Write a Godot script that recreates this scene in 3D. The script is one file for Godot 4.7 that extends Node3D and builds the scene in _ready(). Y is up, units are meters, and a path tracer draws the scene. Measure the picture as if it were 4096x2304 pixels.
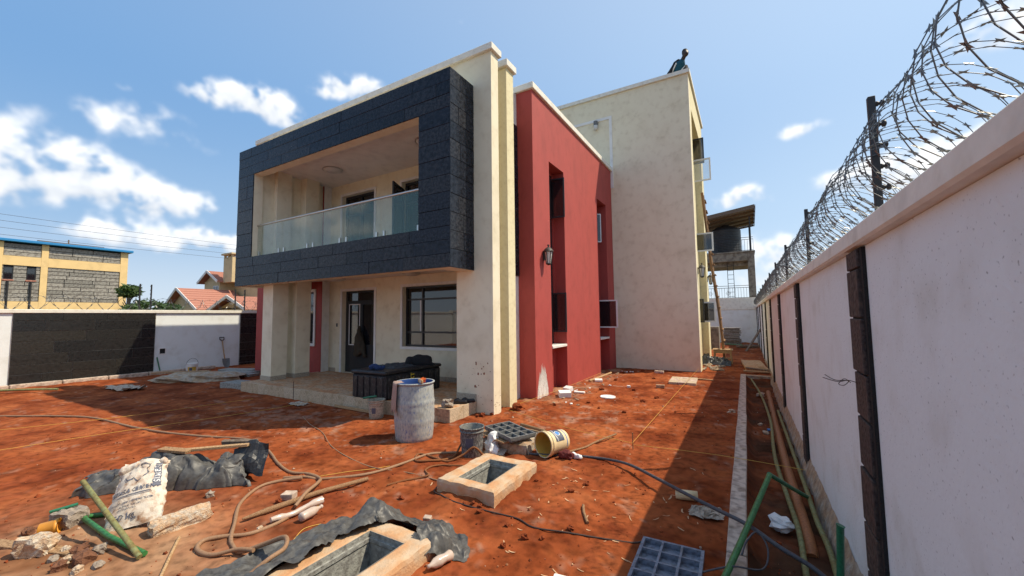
extends Node3D
# A half finished two storey house behind a walled red earth yard. Units metres, y up, -z runs away along the right hand wall.

var M = {}
var T = {}
var cache = {}
var names = {}
var rng = RandomNumberGenerator.new()
var n1 = FastNoiseLite.new()
var n2 = FastNoiseLite.new()
var n3 = FastNoiseLite.new()
var n4 = FastNoiseLite.new()

const ORD = ["first", "second", "third", "fourth", "fifth", "sixth", "seventh", "eighth", "ninth", "tenth", "eleventh", "twelfth", "thirteenth", "fourteenth"]
const HOLES = [[-2.84, -2.14, -4.19, -3.30], [-2.80, -2.09, -2.43, -1.45]]   # manhole surrounds x0 x1 z0 z1

# ---------------------------------------------------------------- small helpers
func lin(r, g, b): return Color(r, g, b).linear_to_srgb()
func V(x, y, z): return Vector3(x, y, z)
func R(a, b): return rng.randf_range(a, b)

func noise(sd, freq, oct = 4, kind = FastNoiseLite.TYPE_SIMPLEX_SMOOTH):
	var n = FastNoiseLite.new()
	n.seed = sd; n.frequency = freq; n.noise_type = kind
	n.fractal_type = FastNoiseLite.FRACTAL_FBM; n.fractal_octaves = oct
	return n

func tex(sd, freq, oct, stops, size = 512, kind = FastNoiseLite.TYPE_SIMPLEX_SMOOTH, w = 0):
	var t = NoiseTexture2D.new()
	t.width = w if w > 0 else size; t.height = size; t.seamless = true; t.seamless_blend_skirt = 0.15
	t.noise = noise(sd, freq, oct, kind)
	var g = Gradient.new()
	var offs = PackedFloat32Array(); var cols = PackedColorArray()
	for s in stops:
		offs.append(s[0])
		cols.append(Color(s[1], s[1], s[1]) if s.size() == 2 else Color(s[1], s[2], s[3]))
	g.offsets = offs; g.colors = cols
	t.color_ramp = g
	return t

func mat(called, col, rough, o = {}):
	var m = StandardMaterial3D.new()
	m.resource_name = called
	m.albedo_color = col.linear_to_srgb()
	m.roughness = rough
	m.metallic = o.get("metal", 0.0)
	m.metallic_specular = o.get("spec", 0.5)
	if o.has("tex"):
		m.albedo_texture = o.tex
	if o.has("rtex"):
		m.roughness_texture = o.rtex
	if o.has("bump"):
		m.heightmap_enabled = true; m.heightmap_texture = o.bump; m.heightmap_scale = o.get("cm", 0.3)
	if o.has("tex") or o.has("bump") or o.has("rtex"):
		m.uv1_triplanar = true; m.uv1_world_triplanar = o.get("world", true)
		var s = o.get("scale", 1.0)
		m.uv1_scale = s if s is Vector3 else Vector3(s, s, s)
	if o.has("detail"):
		m.detail_enabled = true; m.detail_albedo = o.detail; m.detail_blend_mode = BaseMaterial3D.BLEND_MODE_MUL
		m.detail_uv_layer = BaseMaterial3D.DETAIL_UV_2; m.uv2_triplanar = true; m.uv2_world_triplanar = o.get("world", true)
		var s2 = o.get("dscale", 0.3)
		m.uv2_scale = s2 if s2 is Vector3 else Vector3(s2, s2, s2)
	if o.get("vc", false):
		m.vertex_color_use_as_albedo = true
	if o.has("coat"):
		m.clearcoat_enabled = true; m.clearcoat = o.coat; m.clearcoat_roughness = o.get("coatrough", 0.15)
	if o.has("rim"):
		m.rim_enabled = true; m.rim = o.rim; m.rim_tint = 0.6
	if o.has("alpha"):
		m.transparency = BaseMaterial3D.TRANSPARENCY_ALPHA; m.albedo_color.a = o.alpha
	if o.has("back"):
		m.backlight_enabled = true; m.backlight = o.back.linear_to_srgb()
	return m

# ---------------------------------------------------------------- nodes
func numbered(called):
	if not names.has(called):
		names[called] = 0
		return called
	names[called] += 1
	return "%s_%03d" % [called, names[called]]

func thing(called, label, category, at = Vector3.ZERO, turn = 0.0, group = ""):
	var o = Node3D.new()
	o.name = numbered(called); add_child(o)
	o.position = at; o.rotation.y = turn
	tag(o, label, category, group)
	return o

func tag(o, label, category, group = ""):
	o.set_meta("label", label); o.set_meta("category", category)
	if group != "": o.set_meta("group", group)
	return o

func ST(flat = true):
	var s = SurfaceTool.new()
	s.begin(Mesh.PRIMITIVE_TRIANGLES)
	s.set_smooth_group(-1 if flat else 0)
	return s

func meshof(s):
	s.generate_normals()
	return s.commit()

func inst(called, mesh, m, parent = null, xf = Transform3D()):
	var o = MeshInstance3D.new()
	o.mesh = mesh
	o.material_override = null
	for i in mesh.get_surface_count():
		o.set_surface_override_material(i, m)
	o.transform = xf
	if parent == null:
		o.name = numbered(called); add_child(o)
	else:
		o.name = called; parent.add_child(o, true)
	return o

func fin(s, called, m, parent = null, xf = Transform3D()):
	return inst(called, meshof(s), m, parent, xf)

func struct(s, called, m):
	var o = fin(s, called, m)
	o.set_meta("kind", "structure")
	return o

# ---------------------------------------------------------------- shapes (points given counter-clockwise seen from outside)
func tri(s, a, b, c):
	s.add_vertex(a); s.add_vertex(c); s.add_vertex(b)

func quad(s, a, b, c, d):
	tri(s, a, b, c); tri(s, a, c, d)

func outq(s, a, b, c, d, n):
	if (b - a).cross(c - a).dot(n) >= 0.0: quad(s, a, b, c, d)
	else: quad(s, a, d, c, b)

func outp(s, pts, ctr):
	var mid = Vector3.ZERO
	for p in pts: mid += p
	mid /= pts.size()
	var n = (pts[1] - pts[0]).cross(pts[2] - pts[0])
	var flip = n.dot(mid - ctr) < 0.0
	for i in range(1, pts.size() - 1):
		if flip: tri(s, pts[0], pts[i + 1], pts[i])
		else: tri(s, pts[0], pts[i], pts[i + 1])

func cbox(s, c, h, b = 0.0, xf = Transform3D()):
	# box with chamfered edges; c centre, h half size
	s.set_smooth_group(-1)
	var ctr = xf * c
	if b <= 0.0:
		for ax in 3:
			for sg in [-1, 1]:
				var pts = []
				for k in [[-1, -1], [1, -1], [1, 1], [-1, 1]]:
					var p = Vector3()
					p[ax] = sg * h[ax]; p[(ax + 1) % 3] = k[0] * h[(ax + 1) % 3]; p[(ax + 2) % 3] = k[1] * h[(ax + 2) % 3]
					pts.append(xf * (c + p))
				outp(s, pts, ctr)
		return
	var P = func(sx, sy, sz, ax):
		var p = Vector3(sx * (h.x - b), sy * (h.y - b), sz * (h.z - b))
		p[ax] = [sx, sy, sz][ax] * h[ax]
		return xf * (c + p)
	for ax in 3:
		for sg in [-1, 1]:
			var pts = []
			for k in [[-1, -1], [1, -1], [1, 1], [-1, 1]]:
				var q = [0, 0, 0]
				q[ax] = sg; q[(ax + 1) % 3] = k[0]; q[(ax + 2) % 3] = k[1]
				pts.append(P.call(q[0], q[1], q[2], ax))
			outp(s, pts, ctr)
		var a1 = (ax + 1) % 3
		var a2 = (ax + 2) % 3
		for s1 in [-1, 1]:
			for s2 in [-1, 1]:
				var qa = [0, 0, 0]; var qb = [0, 0, 0]
				qa[ax] = -1; qb[ax] = 1
				for q in [qa, qb]:
					q[a1] = s1; q[a2] = s2
				outp(s, [P.call(qa[0], qa[1], qa[2], a1), P.call(qb[0], qb[1], qb[2], a1), P.call(qb[0], qb[1], qb[2], a2), P.call(qa[0], qa[1], qa[2], a2)], ctr)
	for sx in [-1, 1]:
		for sy in [-1, 1]:
			for sz in [-1, 1]:
				outp(s, [P.call(sx, sy, sz, 0), P.call(sx, sy, sz, 1), P.call(sx, sy, sz, 2)], ctr)

func bx(s, x0, x1, y0, y1, z0, z1, b = 0.0):
	cbox(s, V((x0 + x1) / 2.0, (y0 + y1) / 2.0, (z0 + z1) / 2.0), V(absf(x1 - x0) / 2.0, absf(y1 - y0) / 2.0, absf(z1 - z0) / 2.0), b)

func bar(s, a, b, w, h, bev = 0.0):
	# rectangular bar from a to b
	var d = (b - a).normalized()
	var up = Vector3.UP if absf(d.y) < 0.95 else Vector3.RIGHT
	var x = up.cross(d).normalized()
	var y = d.cross(x).normalized()
	cbox(s, Vector3.ZERO, V(w / 2.0, h / 2.0, (b - a).length() / 2.0), bev, Transform3D(Basis(x, y, d), (a + b) / 2.0))

func panel(s, axis, a0, a1, b0, b1, d0, d1, holes = []):
	# a wall between planes d0<d1 with rectangular openings [a0 a1 b0 b1]; axis is the thin one
	s.set_smooth_group(-1)
	var cut = func(lo, hi, i):
		var l = [lo, hi]
		for h in holes:
			for k in 2:
				if h[i + k] > lo and h[i + k] < hi and not l.has(h[i + k]): l.append(h[i + k])
		l.sort()
		return l
	var A = cut.call(a0, a1, 0)
	var B = cut.call(b0, b1, 2)
	var solid = func(i, j):
		if i < 0 or j < 0 or i >= A.size() - 1 or j >= B.size() - 1: return false
		var ca = (A[i] + A[i + 1]) / 2.0
		var cb = (B[j] + B[j + 1]) / 2.0
		for h in holes:
			if ca > h[0] and ca < h[1] and cb > h[2] and cb < h[3]: return false
		return true
	var P = func(a, b, d):
		if axis == "z": return V(a, b, d)
		if axis == "x": return V(d, b, a)
		return V(a, d, b)
	var N = P.call(0.0, 0.0, 1.0)
	var NA = P.call(1.0, 0.0, 0.0)
	var NB = P.call(0.0, 1.0, 0.0)
	for i in A.size() - 1:
		for j in B.size() - 1:
			if not solid.call(i, j): continue
			for d in [d0, d1]:
				outq(s, P.call(A[i], B[j], d), P.call(A[i + 1], B[j], d), P.call(A[i + 1], B[j + 1], d), P.call(A[i], B[j + 1], d), N * (1.0 if d == d1 else -1.0))
			for e in [[-1, 0], [1, 0], [0, -1], [0, 1]]:
				if solid.call(i + e[0], j + e[1]): continue
				if e[0] != 0:
					var a = A[i] if e[0] < 0 else A[i + 1]
					outq(s, P.call(a, B[j], d0), P.call(a, B[j + 1], d0), P.call(a, B[j + 1], d1), P.call(a, B[j], d1), NA * e[0])
				else:
					var b = B[j] if e[1] < 0 else B[j + 1]
					outq(s, P.call(A[i], b, d0), P.call(A[i + 1], b, d0), P.call(A[i + 1], b, d1), P.call(A[i], b, d1), NB * e[1])

func smooth(pts, n = 6):
	var out = []
	for i in pts.size() - 1:
		var p0 = pts[maxi(i - 1, 0)]; var p1 = pts[i]; var p2 = pts[i + 1]; var p3 = pts[mini(i + 2, pts.size() - 1)]
		for k in n:
			out.append(p1.cubic_interpolate(p2, p0, p3, float(k) / n))
	out.append(pts[-1])
	return out

func tube(s, pts, r, n = 6, caps = true):
	# r a number or one radius for each point
	s.set_smooth_group(0)
	var d0 = (pts[1] - pts[0]).normalized()
	var u = d0.cross(Vector3.UP if absf(d0.y) < 0.9 else Vector3.RIGHT).normalized()
	var rings = []
	for i in pts.size():
		var d = (pts[mini(i + 1, pts.size() - 1)] - pts[maxi(i - 1, 0)]).normalized()
		u = (u - d * u.dot(d)).normalized()
		var w = d.cross(u)
		var rr = r[i] if r is Array else r
		var ring = []
		for k in n:
			var a = TAU * k / n
			ring.append(pts[i] + (u * cos(a) + w * sin(a)) * rr)
		rings.append(ring)
	for i in pts.size() - 1:
		for k in n:
			var k2 = (k + 1) % n
			quad(s, rings[i][k], rings[i][k2], rings[i + 1][k2], rings[i + 1][k])
	if caps:
		s.set_smooth_group(-1)
		outp(s, rings[0], pts[0] + d0)
		outp(s, rings[-1], pts[-2])

func lathe(s, prof, n = 20, xf = Transform3D(), flatgroup = false):
	# prof: [r, y] from bottom to top along the outside, then back down the inside
	for i in prof.size() - 1:
		s.set_smooth_group(i if flatgroup else 0)
		for k in n:
			var a = TAU * k / n
			var b = TAU * (k + 1) / n
			var p = func(q, t): return xf * V(q[0] * sin(t), q[1], q[0] * cos(t))
			var A = p.call(prof[i], a); var B = p.call(prof[i], b); var C = p.call(prof[i + 1], b); var D = p.call(prof[i + 1], a)
			if prof[i][0] < 1e-5: tri(s, A, C, D)
			elif prof[i + 1][0] < 1e-5: tri(s, A, B, C)
			else: quad(s, A, B, C, D)

func rock(s, c, h, sd, rough = 0.35, nl = 7, nm = 10, flat = true, turn = 0.0):
	s.set_smooth_group(-1 if flat else 0)
	var nz = noise(sd, 1.1, 3)
	var B = Basis(Vector3.UP, turn)
	var P = func(i, j):
		var th = PI * i / nl
		var ph = TAU * (j % nm) / nm
		var d = V(sin(th) * sin(ph), cos(th), sin(th) * cos(ph))
		var k = 1.0 + rough * nz.get_noise_3d(d.x * 1.3 + 7.0, d.y * 1.3, d.z * 1.3) * 1.6
		# squarish
		var mx = maxf(absf(d.x), maxf(absf(d.y), absf(d.z)))
		k *= lerpf(1.0, 0.85 / mx, 0.7)
		return c + B * V(d.x * h.x * k, d.y * h.y * k, d.z * h.z * k)
	for i in nl:
		for j in nm:
			var a = P.call(i, j); var b = P.call(i + 1, j); var cc = P.call(i + 1, j + 1); var d = P.call(i, j + 1)
			if i == 0: tri(s, a, b, cc)
			elif i == nl - 1: tri(s, a, b, d)
			else: quad(s, a, b, cc, d)

func chunk(s, h, sd, amp = 0.12, n = 5):
	# a broken block: box faces cut fine and pushed in and out
	s.set_smooth_group(-1)
	var nz = noise(sd, 1.0, 4)
	var mn = minf(h.x, minf(h.y, h.z))
	var D = func(q):
		var p = V(q.x * h.x, q.y * h.y, q.z * h.z)
		var e = p / mn
		p += V(nz.get_noise_3dv(e * 0.9), nz.get_noise_3d(e.x * 0.9 + 9.0, e.y, e.z), nz.get_noise_3d(e.x, e.y * 0.9 + 9.0, e.z)) * mn * amp * 3.0
		# corners knocked off
		var k = absf(q.x) + absf(q.y) + absf(q.z)
		if k > 2.3: p *= 1.0 - 0.16 * (k - 2.3)
		return p
	for ax in 3:
		for sg in [-1.0, 1.0]:
			for i in n:
				for j in n:
					var pts = []
					for c in [[0, 0], [1, 0], [1, 1], [0, 1]]:
						var q = Vector3()
						q[ax] = sg; q[(ax + 1) % 3] = -1.0 + 2.0 * (i + c[0]) / n; q[(ax + 2) % 3] = -1.0 + 2.0 * (j + c[1]) / n
						pts.append(D.call(q))
					if sg > 0.0: quad(s, pts[0], pts[1], pts[2], pts[3])
					else: quad(s, pts[0], pts[3], pts[2], pts[1])

func sheet(s, nu, nv, f, flat = false):
	s.set_smooth_group(-1 if flat else 0)
	var g = []
	for i in nu + 1:
		var row = []
		for j in nv + 1:
			row.append(f.call(float(i) / nu, float(j) / nv))
		g.append(row)
	for i in nu:
		for j in nv:
			quad(s, g[i][j], g[i + 1][j], g[i + 1][j + 1], g[i][j + 1])

func cap(p, a, b, ra, rb):
	# distance to a tapered capsule
	var ab = b - a
	var t = clampf((p - a).dot(ab) / maxf(ab.length_squared(), 1e-9), 0.0, 1.0)
	return (p - a - ab * t).length() - lerpf(ra, rb, t)

func blob(s, bones, lo, hi, cell, k = 0.03, bumpn = null, bump = 0.0):
	# surface nets over the smooth union of tapered capsules [a, b, ra, rb]
	s.set_smooth_group(0)
	var nx = int(ceil((hi.x - lo.x) / cell)) + 1
	var ny = int(ceil((hi.y - lo.y) / cell)) + 1
	var nz = int(ceil((hi.z - lo.z) / cell)) + 1
	var F = PackedFloat32Array()
	F.resize(nx * ny * nz)
	F.fill(1e3)
	for bn in bones:
		var m = maxf(bn[2], bn[3]) + k + bump + cell * 2.5
		var b0 = (bn[0].min(bn[1]) - V(m, m, m) - lo) / cell
		var b1 = (bn[0].max(bn[1]) + V(m, m, m) - lo) / cell
		for z in range(maxi(0, int(b0.z)), mini(nz, int(b1.z) + 2)):
			for y in range(maxi(0, int(b0.y)), mini(ny, int(b1.y) + 2)):
				for x in range(maxi(0, int(b0.x)), mini(nx, int(b1.x) + 2)):
					var p = lo + V(x, y, z) * cell
					var e = cap(p, bn[0], bn[1], bn[2], bn[3])
					if bumpn != null: e += bumpn.get_noise_3dv(p) * bump
					var i = x + nx * (y + ny * z)
					var d = F[i]
					var h = maxf(k - absf(d - e), 0.0) / k
					F[i] = minf(d, e) - h * h * k * 0.25
	var vid = {}
	var E8 = []
	for q in 8: E8.append([q & 1, (q >> 1) & 1, (q >> 2) & 1])
	for z in nz - 1:
		for y in ny - 1:
			for x in nx - 1:
				var sum = Vector3.ZERO
				var cnt = 0
				var inside = 0
				var val = []
				for q in 8:
					var f = F[x + E8[q][0] + nx * (y + E8[q][1] + ny * (z + E8[q][2]))]
					val.append(f)
					if f < 0.0: inside += 1
				if inside == 0 or inside == 8: continue
				for q in 8:
					for ax in 3:
						if E8[q][ax] == 1: continue
						var q2 = q | (1 << ax)
						if (val[q] < 0.0) == (val[q2] < 0.0): continue
						var t = val[q] / (val[q] - val[q2])
						var p = V(E8[q][0], E8[q][1], E8[q][2])
						p[ax] += t
						sum += p; cnt += 1
				vid[x + nx * (y + ny * z)] = lo + (V(x, y, z) + sum / cnt) * cell
	var ax3 = [1, nx, nx * ny]
	for z in range(1, nz - 1):
		for y in range(1, ny - 1):
			for x in range(1, nx - 1):
				var i0 = x + nx * (y + ny * z)
				for ax in 3:
					var a = F[i0]
					var b = F[i0 + ax3[ax]]
					if (a < 0.0) == (b < 0.0): continue
					var u = ax3[(ax + 1) % 3]
					var w = ax3[(ax + 2) % 3]
					var q = [i0, i0 - u, i0 - u - w, i0 - w]
					var ok = true
					for e in q:
						if not vid.has(e): ok = false
					if not ok: continue
					if a < 0.0: quad(s, vid[q[0]], vid[q[1]], vid[q[2]], vid[q[3]])
					else: quad(s, vid[q[0]], vid[q[3]], vid[q[2]], vid[q[1]])

func words(s, text, height, f, bold = true):
	# flat lettering: f maps a point (x right, y up, 0) in metres onto the surface
	var t = TextMesh.new()
	var fnt = SystemFont.new()
	fnt.font_names = PackedStringArray(["Droid Sans"])
	fnt.font_weight = 700 if bold else 400
	t.font = fnt
	t.text = text; t.font_size = 64; t.pixel_size = height / 46.0; t.depth = 0.0; t.curve_step = 4.0
	var arr = t.get_mesh_arrays()
	if arr.size() == 0: return
	var v = arr[Mesh.ARRAY_VERTEX]
	var idx = arr[Mesh.ARRAY_INDEX]
	s.set_smooth_group(-1)
	if idx == null or idx.size() == 0:
		idx = range(v.size())
	for i in range(0, idx.size() - 2, 3):
		var a = f.call(v[idx[i]]); var b = f.call(v[idx[i + 1]]); var c = f.call(v[idx[i + 2]])
		s.add_vertex(a); s.add_vertex(b); s.add_vertex(c)

func cached(key, make):
	if not cache.has(key): cache[key] = make.call()
	return cache[key]

func boxmesh(w, h, d, b):
	var key = "b%.3f_%.3f_%.3f_%.3f" % [w, h, d, b]
	return cached(key, func():
		var s = ST()
		cbox(s, Vector3.ZERO, V(w / 2.0, h / 2.0, d / 2.0), b)
		return meshof(s))

# ---------------------------------------------------------------- ground height
func gh(x, z):
	var y = n1.get_noise_2d(x, z) * 0.035 + n2.get_noise_2d(x, z) * 0.014 + n3.get_noise_2d(x, z) * 0.006
	# scuffed, trodden ground close to the camera
	y += maxf(0.0, n2.get_noise_2d(x * 2.3 + 40.0, z * 2.3)) * 0.022
	if x > -0.22:
		var t = clampf((x + 0.09) / 0.10, 0.0, 1.0) * clampf((z + 13.9) / 0.5, 0.0, 1.0)
		y = lerpf(y, -0.15 + n2.get_noise_2d(x * 1.7, z * 1.7) * 0.06 + n3.get_noise_2d(x, z) * 0.015, t)
	# the ground rises a little in a rubble bank at the foot of the house
	if x > -4.6 and x < -3.2 and z < -6.4 and z > -13.6:
		y += 0.035 * clampf((-3.2 - x) / 0.7, 0.0, 1.0) * (0.6 + n2.get_noise_2d(x * 3.0, z * 3.0))
	# soil banked against the chamber surrounds, and drag marks along the yard
	for h in [[-2.84, -2.14, -4.19, -3.30], [-2.80, -2.09, -2.43, -1.45], [-3.21, -2.51, -5.35, -4.65]]:
		var d = maxf(maxf(h[0] - x, x - h[1]), maxf(h[2] - z, z - h[3]))
		if d > -0.05 and d < 0.22: y += 0.05 * (1.0 - maxf(d, 0.0) / 0.22) * (0.45 + n2.get_noise_2d(x * 3.0, z * 3.0))
	y += n2.get_noise_2d(x * 3.2 + z * 0.8, z * 0.5 + 70.0) * 0.007
	# trodden dents
	y -= 0.020 * smoothstep(-0.55, -0.95, n4.get_noise_2d(x + 0.2 * n2.get_noise_2d(x, z), z * 0.7)) * smoothstep(-0.3, 0.3, n1.get_noise_2d(x * 2.0 + 50.0, z * 2.0))
	if x < -18.0 or x > 1.0 or z > 7.0 or z < -30.0:
		y -= 0.02
	return y

func on(x, z, up = 0.0): return V(x, gh(x, z) + up, z)

# ---------------------------------------------------------------- sky
func make_sky(sunward):
	var W = 2304
	var H = 1152
	var data = PackedFloat32Array()
	data.resize(W * H * 3)
	# azimuth (right of -z), elevation, half width, half height in degrees, weight
	var C = [[-82.2,12.0,3.4,2.1,1.3],[-82.8,15.3,2.1,3.1,0.8],[-80.2,13.6,2.9,2.2,1.3],[-78.0,14.9,3.1,2.5,1.4],[-75.4,13.5,3.3,2.2,1.3],[-72.9,12.6,3.1,1.9,1.2],[-70.3,12.0,2.4,1.3,1.0],[-68.2,13.0,2.1,1.2,0.9],[-77.1,19.9,2.8,1.7,0.6],[-73.3,20.8,3.5,1.6,0.6],[-75.1,23.2,1.5,0.6,0.6],[-69.0,24.6,2.5,1.0,0.9],[-65.7,25.3,3.1,1.3,1.2],[-62.8,25.4,2.8,1.8,1.3],[-60.2,24.2,2.4,1.6,1.1],[-55.6,28.2,2.5,1.3,0.9],[-52.2,29.2,3.1,1.4,1.3],[-50.1,29.1,2.1,1.0,0.8],[-76.9,8.9,2.5,1.1,0.9],[-74.9,9.0,2.6,1.6,1.2],[-70.8,8.7,2.4,1.2,1.0],[-67.7,8.8,3.0,1.8,1.2],[-65.5,8.8,2.2,1.4,1.0],[-1.3,14.3,2.2,1.1,0.9],[0.9,14.5,2.4,1.2,1.1],[2.9,13.7,1.4,0.6,0.5],[6.9,20.9,2.4,1.0,0.9],[5.5,20.6,1.3,0.5,0.5],[9.8,14.6,2.5,1.1,1.0],[13.7,14.1,4.2,1.8,1.3],[17.1,14.0,3.9,2.3,1.3],[20.5,14.5,3.9,2.2,1.2],[22.4,24.5,3.4,2.0,1.3],[19.9,24.1,2.0,1.0,0.7],[3.4,7.0,2.7,1.5,1.1],[5.4,7.8,1.8,1.2,0.9],[1.0,9.2,2.3,1.2,0.6],[1.3,4.8,3.7,1.9,1.1],[-37.9,37.3,3.4,0.9,0.25],[-70.6,19.1,4.9,1.7,0.4],[-81.2,18.2,1.9,1.4,0.4],[-1.6,7.5,1.9,1.5,0.9]]
	# the same broken cumulus all the way round
	var r = RandomNumberGenerator.new()
	r.seed = 77
	for i in 46:
		var az = r.randf_range(40.0, 258.0)
		var el = r.randf_range(7.0, 34.0)
		for k in 3:
			C.append([wrapf(az + r.randf_range(-4.0, 4.0), -180.0, 180.0), el + r.randf_range(-0.8, 0.8), r.randf_range(1.8, 4.0), r.randf_range(0.9, 2.2), r.randf_range(0.6, 1.3)])
	var bins = []
	for b in 360: bins.append([])
	for c in C:
		for k in range(int(floor(c[0] - c[2] * 2.6)), int(ceil(c[0] + c[2] * 2.6)) + 1):
			bins[posmod(k + 180, 360)].append(c)
	var na = noise(5, 7.0, 4)
	var nb = noise(9, 4.0, 3)
	var low = Color(0.30, 0.22, 0.17)
	for j in H:
		var el = 90.0 - 180.0 * (j + 0.5) / H
		var se = sin(deg_to_rad(el)); var ce = cos(deg_to_rad(el))
		var t = clampf(se, 0.0, 1.0)
		var base = Color(0.47, 0.55, 0.63).lerp(Color(0.25, 0.39, 0.57), smoothstep(0.0, 0.20, t)).lerp(Color(0.112, 0.255, 0.485), smoothstep(0.10, 0.45, t)).lerp(Color(0.095, 0.195, 0.39), smoothstep(0.40, 0.95, t))
		for i in W:
			var o = (j * W + i) * 3
			if el < -0.5:
				data[o] = low.r; data[o + 1] = low.g; data[o + 2] = low.b
				continue
			var az = wrapf(360.0 * (i + 0.5) / W, -180.0, 180.0)   # -z lies at the left edge of the picture
			var d = V(sin(deg_to_rad(az)) * ce, se, -cos(deg_to_rad(az)) * ce)
			var g = maxf(0.0, d.dot(sunward) * 0.5 + 0.5)
			var g8 = g * g * g
			var cr = base.r + 0.36 * g8; var cg = base.g + 0.35 * g8; var cb = base.b + 0.29 * g8
			var L = bins[posmod(int(floor(az)) + 180, 360)]
			if el < 42.0 and L.size() > 0:
				var m = 0.0
				var rel = 0.0
				var wob = nb.get_noise_3dv(d * 3.0) * 0.8
				for c in L:
					var dx = wrapf(az - c[0], -180.0, 180.0) / c[2]
					var dy = (el + wob - c[1]) / c[3]
					var e = dx * dx + dy * dy * (1.0 if dy > 0.0 else 1.7)
					if e < 5.0:
						var w = c[4] * exp(-e)
						m += w; rel += w * dy
				if m > 0.03:
					rel /= m
					m = minf(m, 1.5)
					var f = na.get_noise_3dv(d * 2.4)
					var f2 = na.get_noise_3d(d.x * 7.0 + 3.0, d.y * 7.0, d.z * 7.0)
					var v = m * (1.0 + f * 1.5 + f2 * 0.3) - 0.32
					var a = smoothstep(-0.06, 1.15, v) * 0.98
					if a > 0.0:
						var k = clampf(0.56 + rel * 0.5 + f * 0.7 + f2 * 0.2 + (1.0 - smoothstep(0.2, 1.0, v)) * 0.2, 0.0, 1.0)
						cr = lerpf(cr, lerpf(0.46, 0.82, k), a); cg = lerpf(cg, lerpf(0.51, 0.83, k), a); cb = lerpf(cb, lerpf(0.58, 0.84, k), a)
			data[o] = cr; data[o + 1] = cg; data[o + 2] = cb
	var im = Image.create_from_data(W, H, false, Image.FORMAT_RGBF, data.to_byte_array())
	var p = PanoramaSkyMaterial.new()
	p.panorama = ImageTexture.create_from_image(im)
	var sky = Sky.new()
	sky.sky_material = p
	return sky

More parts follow.
